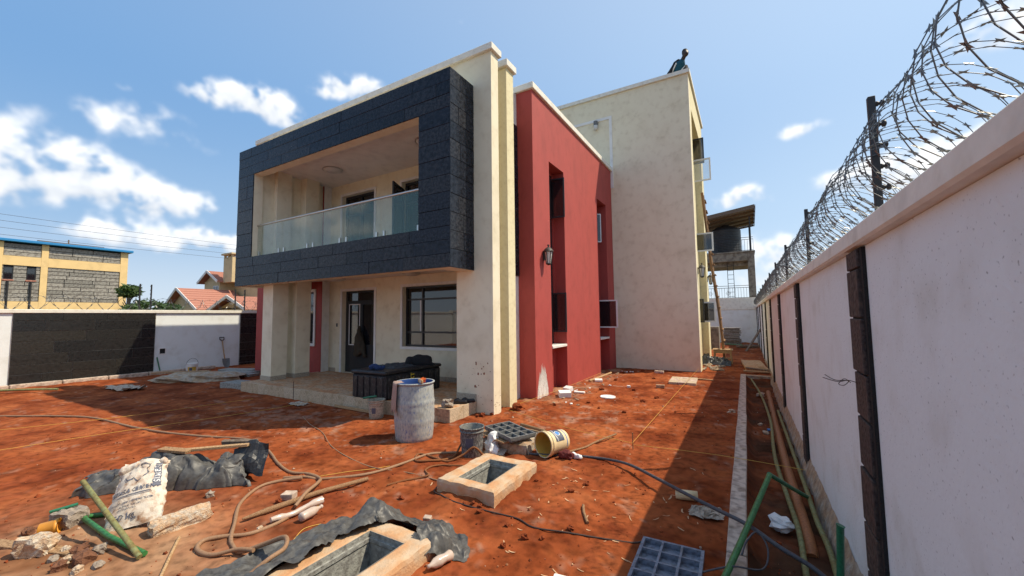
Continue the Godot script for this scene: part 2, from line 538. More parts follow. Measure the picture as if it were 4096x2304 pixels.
# ---------------------------------------------------------------- materials
func make_materials():
	T.fine = tex(11, 0.02, 5, [[0.0, 0.74], [0.5, 0.9], [1.0, 1.0]])
	T.soft = tex(12, 0.006, 4, [[0.0, 0.91], [0.45, 0.97], [1.0, 1.0]])
	T.stain = tex(13, 0.008, 5, [[0.0, 0.84, 0.81, 0.77], [0.22, 0.94, 0.925, 0.90], [0.38, 1.0, 1.0, 1.0], [1.0, 1.0, 1.0, 1.0]])
	T.faint = tex(28, 0.010, 5, [[0.0, 0.93, 0.92, 0.90], [0.3, 0.985, 0.98, 0.975], [0.5, 1.0, 1.0, 1.0], [1.0, 1.0, 1.0, 1.0]])
	T.pit = tex(29, 0.06, 2, [[0.0, 0.70], [0.13, 0.90], [0.19, 1.0], [1.0, 1.0]])
	T.dirt = tex(14, 0.014, 6, [[0.0, 0.66], [0.35, 0.86], [0.62, 0.96], [1.0, 1.0]], 1024)
	T.dirtbig = tex(15, 0.007, 5, [[0.0, 0.62, 0.52, 0.45], [0.4, 0.9, 0.86, 0.84], [0.7, 1.0, 1.0, 1.0], [1.0, 1.0, 1.0, 0.95]], 1024)
	T.grain = tex(16, 0.05, 3, [[0.0, 0.0], [1.0, 1.0]])
	T.bump = tex(17, 0.03, 5, [[0.0, 0.0], [1.0, 1.0]])
	T.coarse = tex(18, 0.012, 4, [[0.0, 0.0], [1.0, 1.0]])
	T.splat = tex(19, 0.03, 3, [[0.0, 0.62, 0.60, 0.58], [0.28, 1.0, 1.0, 1.0], [0.66, 1.0, 1.0, 1.0], [0.70, 0.62, 0.6, 0.6], [1.0, 0.6, 0.58, 0.55]])
	T.slate = tex(20, 0.018, 5, [[0.0, 0.45, 0.42, 0.42], [0.5, 0.8, 0.82, 0.86], [0.78, 1.0, 1.0, 1.0], [1.0, 1.0, 0.96, 0.9]])
	T.slater = tex(21, 0.02, 4, [[0.0, 0.34], [1.0, 0.66]])
	T.wood = tex(22, 0.02, 4, [[0.0, 0.5, 0.42, 0.34], [0.45, 0.85, 0.8, 0.74], [1.0, 1.0, 1.0, 1.0]])
	T.concrete = tex(23, 0.012, 6, [[0.0, 0.66, 0.64, 0.62], [0.4, 0.88, 0.87, 0.86], [0.7, 1.0, 1.0, 0.98], [1.0, 0.93, 0.92, 0.9]])
	T.rust = tex(24, 0.009, 5, [[0.0, 0.98, 0.78, 0.62], [0.45, 1.0, 0.91, 0.82], [0.75, 1.0, 1.0, 1.0], [1.0, 1.0, 1.0, 1.0]])
	T.mud = tex(30, 0.010, 5, [[0.0, 0.52, 0.34, 0.24], [0.28, 0.80, 0.66, 0.55], [0.42, 1.0, 0.98, 0.95], [1.0, 1.0, 1.0, 1.0]])
	T.blue = tex(25, 0.022, 4, [[0.0, 0.16, 0.26, 0.58], [0.19, 0.24, 0.34, 0.60], [0.23, 0.56, 0.585, 0.60], [0.55, 0.64, 0.66, 0.655], [1.0, 0.76, 0.75, 0.70]])
	T.paint = tex(26, 0.025, 5, [[0.0, 0.16, 0.16, 0.17], [0.38, 0.22, 0.22, 0.23], [0.48, 0.52, 0.52, 0.50], [0.56, 0.24, 0.24, 0.25], [0.68, 0.62, 0.62, 0.60], [1.0, 0.72, 0.72, 0.70]])
	T.tank = tex(27, 0.02, 5, [[0.0, 0.36, 0.36, 0.38], [0.5, 0.48, 0.49, 0.52], [0.66, 0.62, 0.60, 0.56], [0.74, 1.0, 0.97, 0.9], [1.0, 1.0, 1.0, 0.95]])
	M.cream = mat("cream plaster", Color(0.80, 0.725, 0.54), 0.85, {"tex": T.faint, "bump": T.bump, "cm": 0.07, "scale": 0.6, "detail": T.faint, "dscale": 0.17})
	M.olive = mat("pale olive plaster", Color(0.74, 0.66, 0.42), 0.85, {"tex": T.faint, "bump": T.bump, "cm": 0.16, "scale": 1.6, "detail": T.faint, "dscale": 0.6})
	M.white = mat("white wall paint", Color(0.76, 0.80, 0.80), 0.85, {"tex": T.pit, "bump": T.bump, "cm": 0.15, "scale": 1.4, "detail": T.faint, "dscale": 0.35})
	M.trim = mat("white trim paint", Color(0.82, 0.80, 0.76), 0.6, {"tex": T.soft, "scale": 1.0})
	M.coping = mat("white coping", Color(0.82, 0.79, 0.70), 0.75, {"tex": T.soft, "bump": T.bump, "cm": 0.12, "scale": 1.3, "detail": T.faint, "dscale": 0.8})
	M.red = mat("red wall paint", Color(0.41, 0.062, 0.050), 0.72, {"tex": T.faint, "bump": T.bump, "cm": 0.09, "scale": Vector3(0.9, 0.5, 0.9), "detail": T.soft, "dscale": Vector3(0.5, 0.22, 0.5)})
	for i in 5:
		var c = [Color(0.024, 0.028, 0.038), Color(0.032, 0.035, 0.043), Color(0.020, 0.023, 0.031), Color(0.040, 0.041, 0.046), Color(0.027, 0.031, 0.042)][i]
		M["slate%d" % i] = mat("black slate", c, 0.5, {"tex": T.slate, "rtex": T.slater, "bump": T.coarse, "cm": 0.15, "scale": 0.8 + 0.2 * i, "spec": 0.33})
		var c2 = [Color(0.026, 0.025, 0.024), Color(0.031, 0.029, 0.026), Color(0.022, 0.022, 0.022), Color(0.036, 0.033, 0.028), Color(0.028, 0.027, 0.025)][i]
		M["stone%d" % i] = mat("dark wall stone", c2, 0.6, {"tex": T.fine, "rtex": T.slater, "bump": T.coarse, "cm": 0.2, "scale": 0.7 + 0.2 * i})
		var c3 = [Color(0.075, 0.052, 0.042), Color(0.058, 0.040, 0.034), Color(0.090, 0.064, 0.050), Color(0.066, 0.050, 0.042), Color(0.080, 0.055, 0.045)][i]
		M["brown%d" % i] = mat("brown strip stone", c3, 0.75, {"tex": T.slate, "bump": T.coarse, "cm": 0.6, "scale": 2.0 + 0.4 * i})
	M.grout = mat("dark grout", Color(0.02, 0.02, 0.022), 0.9)
	M.blackedge = mat("black mastic", Color(0.012, 0.012, 0.012), 0.8, {"tex": T.fine, "bump": T.bump, "cm": 0.5, "scale": 6.0})
	M.joint = mat("pale joint mortar", Color(0.42, 0.39, 0.35), 0.9, {"tex": T.fine, "scale": 3.0})
	M.tile = mat("porch tile", Color(0.62, 0.48, 0.32), 0.55, {"tex": T.fine, "bump": T.bump, "cm": 0.1, "scale": 2.0, "detail": T.stain, "dscale": 0.9})
	M.tile1 = mat("porch tile", Color(0.52, 0.34, 0.21), 0.55, {"tex": T.fine, "bump": T.bump, "cm": 0.1, "scale": 1.7, "detail": T.stain, "dscale": 0.8})
	M.tile2 = mat("porch tile", Color(0.66, 0.53, 0.37), 0.55, {"tex": T.fine, "bump": T.bump, "cm": 0.1, "scale": 2.3, "detail": T.stain, "dscale": 0.7})
	M.floor = mat("dusty porch floor", Color(0.60, 0.41, 0.26), 0.75, {"tex": T.dirt, "bump": T.bump, "cm": 0.15, "scale": 0.7, "detail": T.rust, "dscale": 0.5})
	M.skirt = mat("skirting tile", Color(0.50, 0.43, 0.33), 0.5, {"tex": T.fine, "scale": 2.4})
	M.frame = mat("black window frame", Color(0.022, 0.024, 0.028), 0.45, {"spec": 0.5})
	M.whiteframe = mat("white window frame", Color(0.72, 0.73, 0.74), 0.4)
	M.door = mat("charcoal door", Color(0.022, 0.025, 0.030), 0.5, {"tex": T.fine, "scale": 2.0})
	M.pane = mat("window glass", Color(0.55, 0.62, 0.62), 0.02, {"alpha": 0.18, "spec": 0.6})
	M.darkpane = mat("tinted window glass", Color(0.012, 0.014, 0.018), 0.03, {"alpha": 0.80, "spec": 0.9})
	M.balglass = mat("balustrade glass", Color(0.22, 0.42, 0.33), 0.02, {"alpha": 0.12, "spec": 0.4})
	M.steel = mat("stainless steel", Color(0.55, 0.53, 0.50), 0.28, {"metal": 1.0})
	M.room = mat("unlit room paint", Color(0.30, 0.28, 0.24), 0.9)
	M.ceiling = mat("ceiling paint", Color(0.80, 0.75, 0.67), 0.85, {"tex": T.soft, "scale": 0.7})
	M.lampglass = mat("frosted lamp glass", Color(0.62, 0.60, 0.55), 0.3)
	M.iron = mat("cast lantern metal", Color(0.045, 0.038, 0.032), 0.6, {"tex": T.fine, "scale": 6.0})
	M.concrete = mat("rough concrete", Color(0.46, 0.42, 0.36), 0.92, {"tex": T.concrete, "bump": T.bump, "cm": 0.8, "scale": 1.5, "detail": T.rust, "dscale": 0.9})
	M.render = mat("screeded concrete", Color(0.58, 0.43, 0.29), 0.9, {"tex": T.soft, "bump": T.bump, "cm": 0.35, "scale": 2.0, "detail": T.rust, "dscale": 0.8})
	M.grey = mat("grey cement render", Color(0.33, 0.33, 0.31), 0.8, {"tex": T.concrete, "bump": T.bump, "cm": 0.3, "scale": 2.2})
	M.lightconc = mat("precast concrete", Color(0.60, 0.48, 0.40), 0.88, {"tex": T.concrete, "bump": T.bump, "cm": 0.25, "scale": 1.3, "detail": T.stain, "dscale": 0.7})
	M.darkconc = mat("weathered concrete", Color(0.27, 0.24, 0.20), 0.92, {"tex": T.concrete, "bump": T.bump, "cm": 0.5, "scale": 0.5, "detail": T.stain, "dscale": 0.3})
	M.cover = mat("grey cast cover", Color(0.17, 0.18, 0.19), 0.55, {"tex": T.concrete, "bump": T.bump, "cm": 0.15, "scale": 3.0})
	M.coverblue = mat("blue grey cast cover", Color(0.20, 0.23, 0.30), 0.5, {"tex": T.concrete, "bump": T.bump, "cm": 0.15, "scale": 3.0, "detail": T.stain, "dscale": 2.0})
	M.earth = mat("red earth", Color(1.0, 1.0, 1.0), 0.97, {"vc": true, "tex": T.dirt, "bump": T.bump, "cm": 0.6, "scale": 0.5, "detail": T.dirtbig, "dscale": 0.16, "spec": 0.2})
	M.clod = mat("earth clod", Color(0.24, 0.060, 0.024), 0.97, {"tex": T.dirt, "scale": 3.0, "spec": 0.2})
	M.clodlight = mat("pale rubble", Color(0.44, 0.33, 0.23), 0.95, {"tex": T.concrete, "scale": 4.0})
	M.stoneg = mat("grey stone", Color(0.36, 0.30, 0.25), 0.9, {"tex": T.concrete, "bump": T.bump, "cm": 0.6, "scale": 4.0})
	M.stonew = mat("pale stone", Color(0.62, 0.56, 0.48), 0.9, {"tex": T.concrete, "bump": T.bump, "cm": 0.6, "scale": 5.0, "detail": T.rust, "dscale": 3.0})
	M.stoner = mat("rust brown stone", Color(0.20, 0.085, 0.045), 0.92, {"tex": T.concrete, "bump": T.bump, "cm": 0.6, "scale": 5.0})
	M.wood = mat("weathered wood", Color(0.46, 0.31, 0.18), 0.85, {"tex": T.wood, "bump": T.bump, "cm": 0.15, "scale": 4.0, "world": false})
	M.woodpale = mat("pale sawn wood", Color(0.62, 0.44, 0.26), 0.85, {"tex": T.wood, "bump": T.bump, "cm": 0.1, "scale": 5.0})
	M.bark = mat("debarked pole", Color(0.40, 0.25, 0.14), 0.85, {"tex": T.wood, "bump": T.bump, "cm": 0.3, "scale": 6.0})
	M.shaving = mat("wood shaving", Color(0.56, 0.34, 0.19), 0.9)
	M.sheet = mat("black polythene", Color(0.035, 0.036, 0.039), 0.42, {"tex": T.slate, "bump": T.bump, "cm": 0.25, "scale": 3.0, "detail": T.soft, "dscale": 2.0, "spec": 0.5})
	M.dustsheet = mat("dusty black polythene", Color(0.135, 0.133, 0.132), 0.48, {"tex": T.fine, "bump": T.bump, "cm": 0.10, "scale": 2.4, "detail": T.concrete, "dscale": 2.5, "spec": 0.45})
	M.hose = mat("dusty brown hose", Color(0.37, 0.21, 0.115), 0.7, {"tex": T.fine, "scale": 5.0})
	M.conduit = mat("grey conduit", Color(0.085, 0.085, 0.10), 0.6, {"tex": T.concrete, "scale": 4.0, "detail": T.stain, "dscale": 2.0})
	M.wire = mat("dark cable", Color(0.05, 0.028, 0.02), 0.6)
	M.string = mat("yellow builder string", Color(0.62, 0.36, 0.07), 0.8)
	M.rope = mat("orange brown rope", Color(0.30, 0.11, 0.035), 0.9, {"tex": T.fine, "bump": T.grain, "cm": 0.4, "scale": 9.0})
	M.green = mat("green pipe", Color(0.05, 0.26, 0.07), 0.45, {"tex": T.fine, "scale": 4.0, "detail": T.concrete, "dscale": 3.0})
	M.dustgreen = mat("dusty green pipe", Color(0.24, 0.27, 0.12), 0.65, {"tex": T.concrete, "scale": 5.0, "detail": T.rust, "dscale": 2.5})
	M.teal = mat("bright green pipe", Color(0.03, 0.20, 0.10), 0.4, {"tex": T.fine, "scale": 4.0})
	M.orangepipe = mat("orange drain pipe", Color(0.42, 0.15, 0.05), 0.6, {"tex": T.dirt, "scale": 2.0})
	M.blackmetal = mat("black painted steel", Color(0.018, 0.018, 0.02), 0.55)
	M.zinc = mat("galvanised wire", Color(0.105, 0.105, 0.11), 0.45, {"metal": 0.5})
	M.blade = mat("galvanised blade", Color(0.19, 0.19, 0.185), 0.4, {"metal": 0.6})
	M.drum = mat("stained blue drum plastic", Color(1.0, 1.0, 1.0), 0.5, {"tex": T.blue, "bump": T.bump, "cm": 0.08, "scale": Vector3(2.6, 1.1, 2.6), "detail": T.stain, "dscale": 1.6})
	M.drumin = mat("blue drum inside", Color(0.03, 0.075, 0.24), 0.35)
	M.splashed = mat("cement splashed bucket", Color(0.48, 0.43, 0.34), 0.8, {"tex": T.splat, "bump": T.bump, "cm": 0.15, "scale": 4.0, "detail": T.concrete, "dscale": 3.0})
	M.darkbucket = mat("cement streaked black bucket", Color(1.0, 1.0, 1.0), 0.65, {"tex": T.paint, "scale": Vector3(4.5, 1.3, 4.5)})
	M.creamplastic = mat("cream bucket plastic", Color(0.80, 0.64, 0.38), 0.45, {"tex": T.soft, "scale": 3.0, "detail": T.stain, "dscale": 3.0})
	M.yellowplastic = mat("yellow bucket plastic", Color(0.66, 0.42, 0.08), 0.45, {"tex": T.soft, "scale": 3.0})
	M.label = mat("dark blue label", Color(0.09, 0.11, 0.16), 0.5, {"tex": T.fine, "scale": 8.0})
	M.labelblue = mat("blue label print", Color(0.05, 0.22, 0.55), 0.5)
	M.labelwhite = mat("white label print", Color(0.78, 0.78, 0.76), 0.5)
	M.tank = mat("black tank plastic", Color(0.060, 0.065, 0.073), 0.45, {"tex": T.tank, "bump": T.bump, "cm": 0.1, "scale": Vector3(2.2, 0.9, 2.2)})
	M.yellowprint = mat("yellow print", Color(0.62, 0.47, 0.03), 0.6)
	M.bluecloth = mat("navy cloth", Color(0.014, 0.032, 0.105), 0.9, {"bump": T.bump, "cm": 0.3, "scale": 8.0, "rim": 0.3})
	M.blackcloth = mat("black cloth", Color(0.012, 0.011, 0.013), 0.9, {"bump": T.bump, "cm": 0.3, "scale": 8.0, "rim": 0.2})
	M.greycloth = mat("charcoal cloth", Color(0.045, 0.047, 0.052), 0.9, {"bump": T.bump, "cm": 0.3, "scale": 8.0, "rim": 0.2})
	M.ragcloth = mat("dusty pink rag", Color(0.46, 0.31, 0.25), 0.9, {"tex": T.fine, "bump": T.bump, "cm": 0.2, "scale": 6.0, "rim": 0.3})
	M.browncloth = mat("brown jacket cloth", Color(0.065, 0.050, 0.032), 0.9, {"tex": T.fine, "bump": T.bump, "cm": 0.3, "scale": 6.0, "rim": 0.2})
	M.rubber = mat("black shoe leather", Color(0.010, 0.010, 0.011), 0.55)
	M.sack = mat("woven white sack", Color(0.74, 0.67, 0.58), 0.75, {"tex": T.soft, "bump": T.bump, "cm": 0.2, "scale": 5.0, "detail": T.mud, "dscale": 2.2})
	M.print = mat("slate blue sack print", Color(0.17, 0.18, 0.23), 0.8, {"tex": T.fine, "scale": 9.0})
	M.poly = mat("white polystyrene", Color(0.80, 0.79, 0.77), 0.9, {"bump": T.grain, "cm": 0.1, "scale": 5.0})
	M.paper = mat("crumpled cement paper", Color(0.52, 0.44, 0.36), 0.9, {"tex": T.concrete, "scale": 5.0})
	M.film = mat("clear milky plastic", Color(0.58, 0.46, 0.38), 0.2, {"tex": T.soft, "scale": 4.0, "spec": 0.6})
	M.orangebrush = mat("orange bristle", Color(0.75, 0.15, 0.02), 0.7)
	M.orangetin = mat("orange plastic cup", Color(0.72, 0.30, 0.03), 0.45, {"tex": T.soft, "scale": 6.0})
	M.net = mat("maroon net", Color(0.13, 0.018, 0.016), 0.8)
	M.skin = mat("dark brown skin", Color(0.035, 0.018, 0.012), 0.55)
	M.tealcloth = mat("teal work shirt", Color(0.006, 0.075, 0.12), 0.85)
	M.yellowwall = mat("yellow painted wall", Color(0.84, 0.60, 0.28), 0.8, {"tex": T.soft, "scale": 0.5})
	for i in 4:
		var c = [Color(0.38, 0.36, 0.33), Color(0.33, 0.315, 0.29), Color(0.41, 0.39, 0.36), Color(0.28, 0.27, 0.25)][i]
		M["block%d" % i] = mat("grey quarry block", c, 0.95, {"tex": T.concrete, "bump": T.bump, "cm": 1.0, "scale": 0.8 + 0.2 * i})
	M.bluemetal = mat("blue roof edge", Color(0.02, 0.22, 0.50), 0.5)
	M.roofred = mat("terracotta roof tile", Color(0.52, 0.23, 0.165), 0.8, {"tex": T.fine, "scale": 1.0})
	M.housewall = mat("buff house wall", Color(0.60, 0.47, 0.27), 0.85, {"tex": T.soft, "scale": 0.3})
	M.leaf = mat("leaf", Color(0.06, 0.10, 0.03), 0.7, {"back": Color(0.05, 0.09, 0.02)})
	M.leaf2 = mat("leaf", Color(0.045, 0.085, 0.028), 0.7, {"back": Color(0.04, 0.07, 0.02)})
	M.trunk = mat("tree bark", Color(0.16, 0.13, 0.10), 0.9)
	M.tin = mat("corrugated iron", Color(0.26, 0.25, 0.24), 0.6, {"tex": T.concrete, "scale": 0.8})
	M.plank = mat("grey board", Color(0.24, 0.20, 0.17), 0.9, {"tex": T.wood, "scale": 2.0})

# ---------------------------------------------------------------- ground
func lines(spans):
	var l = []
	for s in spans:
		var x = s[0]
		while x < s[1] - 1e-4:
			l.append(x); x += s[2]
	l.append(spans[-1][1])
	return l

func ground():
	var X = lines([[-420.0, -60.0, 90.0], [-60.0, -20.0, 8.0], [-20.0, -9.0, 0.14], [-9.0, -5.5, 0.08], [-5.5, 0.62, 0.045], [0.62, 1.0, 0.19], [1.0, 11.0, 2.5], [11.0, 420.0, 100.0]])
	var Z = lines([[-420.0, -60.0, 90.0], [-60.0, -32.0, 4.0], [-32.0, -16.0, 0.4], [-16.0, -8.0, 0.12], [-8.0, -5.5, 0.07], [-5.5, -0.6, 0.045], [-0.6, 6.4, 0.2], [6.4, 30.0, 4.0], [30.0, 420.0, 95.0]])
	var s = SurfaceTool.new()
	s.begin(Mesh.PRIMITIVE_TRIANGLES)
	s.set_smooth_group(0)
	var pa = noise(31, 0.9, 5)
	var pb = noise(32, 2.2, 4)
	var pc = noise(33, 0.22, 3)
	for z in Z:
		for x in X:
			var a = pa.get_noise_2d(x, z)
			var b = pb.get_noise_2d(x, z)
			var c = pc.get_noise_2d(x, z)
			var col = Color(0.36, 0.097, 0.035)
			col = col.lerp(Color(0.285, 0.072, 0.027), smoothstep(0.02, 0.35, a + c * 0.6))
			col = col.lerp(Color(0.42, 0.128, 0.047), smoothstep(0.12, 0.40, -a + c * 0.4) * 0.8)
			# pale spilt plaster in spots
			var spot = smoothstep(0.42, 0.50, b + pb.get_noise_2d(x * 3.0 + 9.0, z * 3.0) * 0.25 + c * 0.15)
			var nearp = exp(-(pow((x + 7.6) / 2.0, 2.0) + pow((z + 4.5) / 0.8, 2.0))) + 0.9 * exp(-(pow((x + 3.6) / 0.6, 2.0) + pow((z + 9.2) / 0.9, 2.0))) + 0.6 * exp(-(pow((x + 2.6) / 1.2, 2.0) + pow((z + 6.9) / 0.8, 2.0)))
			spot = maxf(spot * 0.15, smoothstep(0.10, 0.30, b + pb.get_noise_2d(x * 3.0, z * 3.0) * 0.35 - 0.3 + nearp * 0.55))
			col = col.lerp(Color(0.52, 0.38, 0.29), spot * 0.36)
			# paler sandy spill bottom left and beside the sack
			var sand = exp(-(pow((x + 4.2) / 1.3, 2.0) + pow((z + 1.1) / 0.75, 2.0)))
			col = col.lerp(Color(0.44, 0.26, 0.15), clampf(sand * 1.25 + b * 0.5 * sand, 0.0, 0.9))
			# rubble strip along the red wall
			if x > -4.7 and x < -3.0 and z < -7.4 and z > -13.9:
				col = col.lerp(Color(0.42, 0.27, 0.18), clampf((-3.1 - x) / 0.8, 0.0, 1.0) * clampf(0.45 + b * 1.4, 0.0, 0.8))
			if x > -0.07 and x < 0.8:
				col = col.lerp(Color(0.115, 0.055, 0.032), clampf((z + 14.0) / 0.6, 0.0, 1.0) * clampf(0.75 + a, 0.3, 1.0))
			if x < -18.5 or z < -31.0 or z > 6.6 or x > 1.2:
				col = Color(0.24, 0.13, 0.07).lerp(Color(0.10, 0.13, 0.05), clampf(0.5 + c * 2.0, 0.0, 1.0))
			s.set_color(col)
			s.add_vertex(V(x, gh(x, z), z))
	var nx = X.size()
	for j in Z.size() - 1:
		for i in nx - 1:
			var cx = (X[i] + X[i + 1]) / 2.0
			var cz = (Z[j] + Z[j + 1]) / 2.0
			var skip = false
			for h in HOLES:
				if cx > h[0] + 0.09 and cx < h[1] - 0.09 and cz > h[2] + 0.09 and cz < h[3] - 0.09: skip = true
			if skip: continue
			var a = j * nx + i
			for k in [a, a + 1, a + nx + 1, a, a + nx + 1, a + nx]: s.add_index(k)
	s.generate_normals()
	var o = inst("ground", s.commit(), M.earth)
	o.set_meta("kind", "structure")

# ---------------------------------------------------------------- clods, chips
func litter():
	# loose crumbs of earth, past counting: one object
	rng.seed = 401
	var ms = []
	var s = ST()
	rock(s, Vector3.ZERO, V(1, 0.75, 0.9), 3, 0.5, 4, 6)
	var mm = MultiMesh.new()
	mm.transform_format = MultiMesh.TRANSFORM_3D
	mm.use_colors = true
	mm.mesh = meshof(s)
	var list = []
	var cn = noise(55, 0.55, 3)
	while list.size() < 4200:
		var d = pow(rng.randf(), 0.6) * 9.0 + 1.2
		var a = deg_to_rad(R(-2.0, 100.0))
		var x = -d * sin(a) + R(0.0, 0.4)
		var z = -d * cos(a)
		if x > -0.22 and x < -0.05: continue
		if x > 0.55 or (x < -4.35 and z < -5.3) or (x < -3.9 and z < -6.1) or z < -13.5: continue
		var bad = false
		for h in HOLES:
			if x > h[0] - 0.02 and x < h[1] + 0.02 and z > h[2] - 0.02 and z < h[3] + 0.02: bad = true
		if x > -3.25 and x < -2.45 and z > -5.4 and z < -4.6: bad = true
		if bad: continue
		if cn.get_noise_2d(x, z) < R(-0.5, 0.25) and rng.randf() < 0.75: continue
		var r = 0.003 + 0.011 * pow(rng.randf(), 4.0)
		if rng.randf() < 0.03: r *= 1.8
		list.append([x, z, r])
	mm.instance_count = list.size()
	for i in list.size():
		var e = list[i]
		var B = Basis(V(R(-1, 1), R(-1, 1), R(-1, 1)).normalized(), R(0, TAU)).scaled(Vector3.ONE * e[2])
		mm.set_instance_transform(i, Transform3D(B, on(e[0], e[1], e[2] * 0.25)))
		var c = Color(0.26, 0.065, 0.025)
		var t = rng.randf()
		if t < 0.03: c = Color(0.46, 0.33, 0.24)
		elif t < 0.3: c = Color(0.16, 0.045, 0.02)
		elif t < 0.4: c = Color(0.36, 0.16, 0.08)
		mm.set_instance_color(i, c)
	var o = MultiMeshInstance3D.new()
	o.name = "earth_crumbs"; o.multimesh = mm
	o.material_override = mat("crumb", Color(1, 1, 1), 0.97, {"vc": true, "spec": 0.2})
	add_child(o)
	tag(o, "loose crumbs of red earth and mortar scattered over the yard", "crumbs")
	o.set_meta("kind", "stuff")
	# wood shavings in the middle of the yard
	s = ST(false)
	for i in 84:
		var x = R(-2.0, -0.35) if i < 66 else R(-3.2, -0.5)
		var z = R(-4.4, -2.6) if i < 66 else R(-5.6, -2.8)
		var bad = false
		for h in HOLES:
			if x > h[0] - 0.05 and x < h[1] + 0.05 and z > h[2] - 0.05 and z < h[3] + 0.05: bad = true
		if bad: continue
		var len = R(0.02, 0.085)
		var w = R(0.006, 0.014)
		var a = R(0, TAU)
		var cur = R(-6.0, 6.0)
		var d = V(cos(a), 0, sin(a))
		var p = V(-sin(a), 0, cos(a))
		var prev = null
		s.set_smooth_group(0)
		for k in 5:
			var t = k / 4.0 - 0.5
			var q = V(x, 0, z) + d * len * t + p * cur * len * len * t * t
			q.y = gh(q.x, q.z) + 0.004 + 0.014 * t * t
			var ww = w * (1.0 - 1.5 * t * t)
			var cur2 = [q - p * ww / 2.0, q + p * ww / 2.0]
			if prev != null:
				quad(s, prev[0], prev[1], cur2[1], cur2[0])
			prev = cur2
	var f = fin(s, "wood_shavings", M.shaving)
	tag(f, "curled pale wood shavings strewn over the red earth", "shavings")
	f.set_meta("kind", "stuff")
	# clods and stones one can pick out
	var spots = [[-3.83, -6.72, 0.085], [-4.15, -6.05, 0.05], [-4.05, -6.2, 0.035], [-4.22, -5.98, 0.04], [-3.4, -7.5, 0.03], [-3.1, -9.6, 0.05], [-2.9, -8.1, 0.035], [-2.55, -7.7, 0.03], [-2.0, -7.5, 0.04], [-1.9, -8.6, 0.05], [-1.75, -9.2, 0.04], [-2.4, -9.9, 0.04], [-3.2, -11.2, 0.05], [-2.3, -11.8, 0.04], [-3.4, -12.6, 0.06], [-2.9, -13.2, 0.05],
		[-1.35, -3.25, 0.03], [-1.62, -2.95, 0.028], [-1.72, -2.78, 0.024], [-1.5, -3.02, 0.022], [-1.85, -3.05, 0.02], [-1.62, -3.95, 0.03], [-1.55, -4.2, 0.025], [-2.25, -3.22, 0.028], [-2.34, -3.24, 0.024], [-2.42, -3.20, 0.02], [-2.20, -3.14, 0.022], [-2.05, -4.0, 0.018], [-1.98, -2.55, 0.026], [-3.05, -3.0, 0.03], [-4.05, -2.36, 0.035]]
	for i in spots.size():
		var e = spots[i]
		s = ST()
		rock(s, Vector3.ZERO, V(e[2] * R(0.9, 1.25), e[2] * R(0.65, 0.9), e[2] * R(0.8, 1.1)), 100 + i, 0.5, 6, 9)
		var o2 = fin(s, "earth_clod", M.clod, null, Transform3D(Basis(), on(e[0], e[1], e[2] * 0.45)))
		if i == 0: tag(o2, "biggest red earth clod, at the foot of the second cream pier", "clod", "loose earth clods")
		else: tag(o2, "small red earth clod lying loose on the open yard", "clod", "loose earth clods")

# ---------------------------------------------------------------- stone facing
func facing(parent, called, org, u, n, width, rows, lo, hi, thick, pick, sd, holes = [], gap = 0.004):
	# courses of stone on a plane: org lower corner, u along, n outward, up is +y. rows: [y0, y1] in metres above org
	var r = RandomNumberGenerator.new()
	r.seed = sd
	for row in rows:
		var spans = [[0.0, width]]
		for h in holes:
			if row[1] > h[2] + 0.01 and row[0] < h[3] - 0.01:
				var nxt = []
				for sp in spans:
					if h[0] > sp[0]: nxt.append([sp[0], minf(sp[1], h[0])])
					if h[1] < sp[1]: nxt.append([maxf(sp[0], h[1]), sp[1]])
				spans = nxt
		for sp in spans:
			var x = sp[0]
			while x < sp[1] - 0.01:
				var w = snappedf(r.randf_range(lo, hi), 0.05)
				if sp[1] - x - w < lo * 0.6: w = sp[1] - x
				var h = row[1] - row[0]
				var pr = thick + snappedf(r.randf_range(-0.25, 0.25) * thick, 0.002)
				var mesh = boxmesh(snappedf(w - gap, 0.001), snappedf(h - gap, 0.001), pr, minf(0.004, thick * 0.3))
				var c = org + u * (x + w / 2.0) + V(0, (row[0] + row[1]) / 2.0, 0) + n * pr / 2.0
				inst(called, mesh, M[pick + str(r.randi() % 5)], parent, Transform3D(Basis(u, Vector3.UP, n), c))
				x += w

func course(y0, y1, k):
	var l = []
	for i in k: l.append([lerpf(y0, y1, float(i) / k), lerpf(y0, y1, float(i + 1) / k)])
	return l

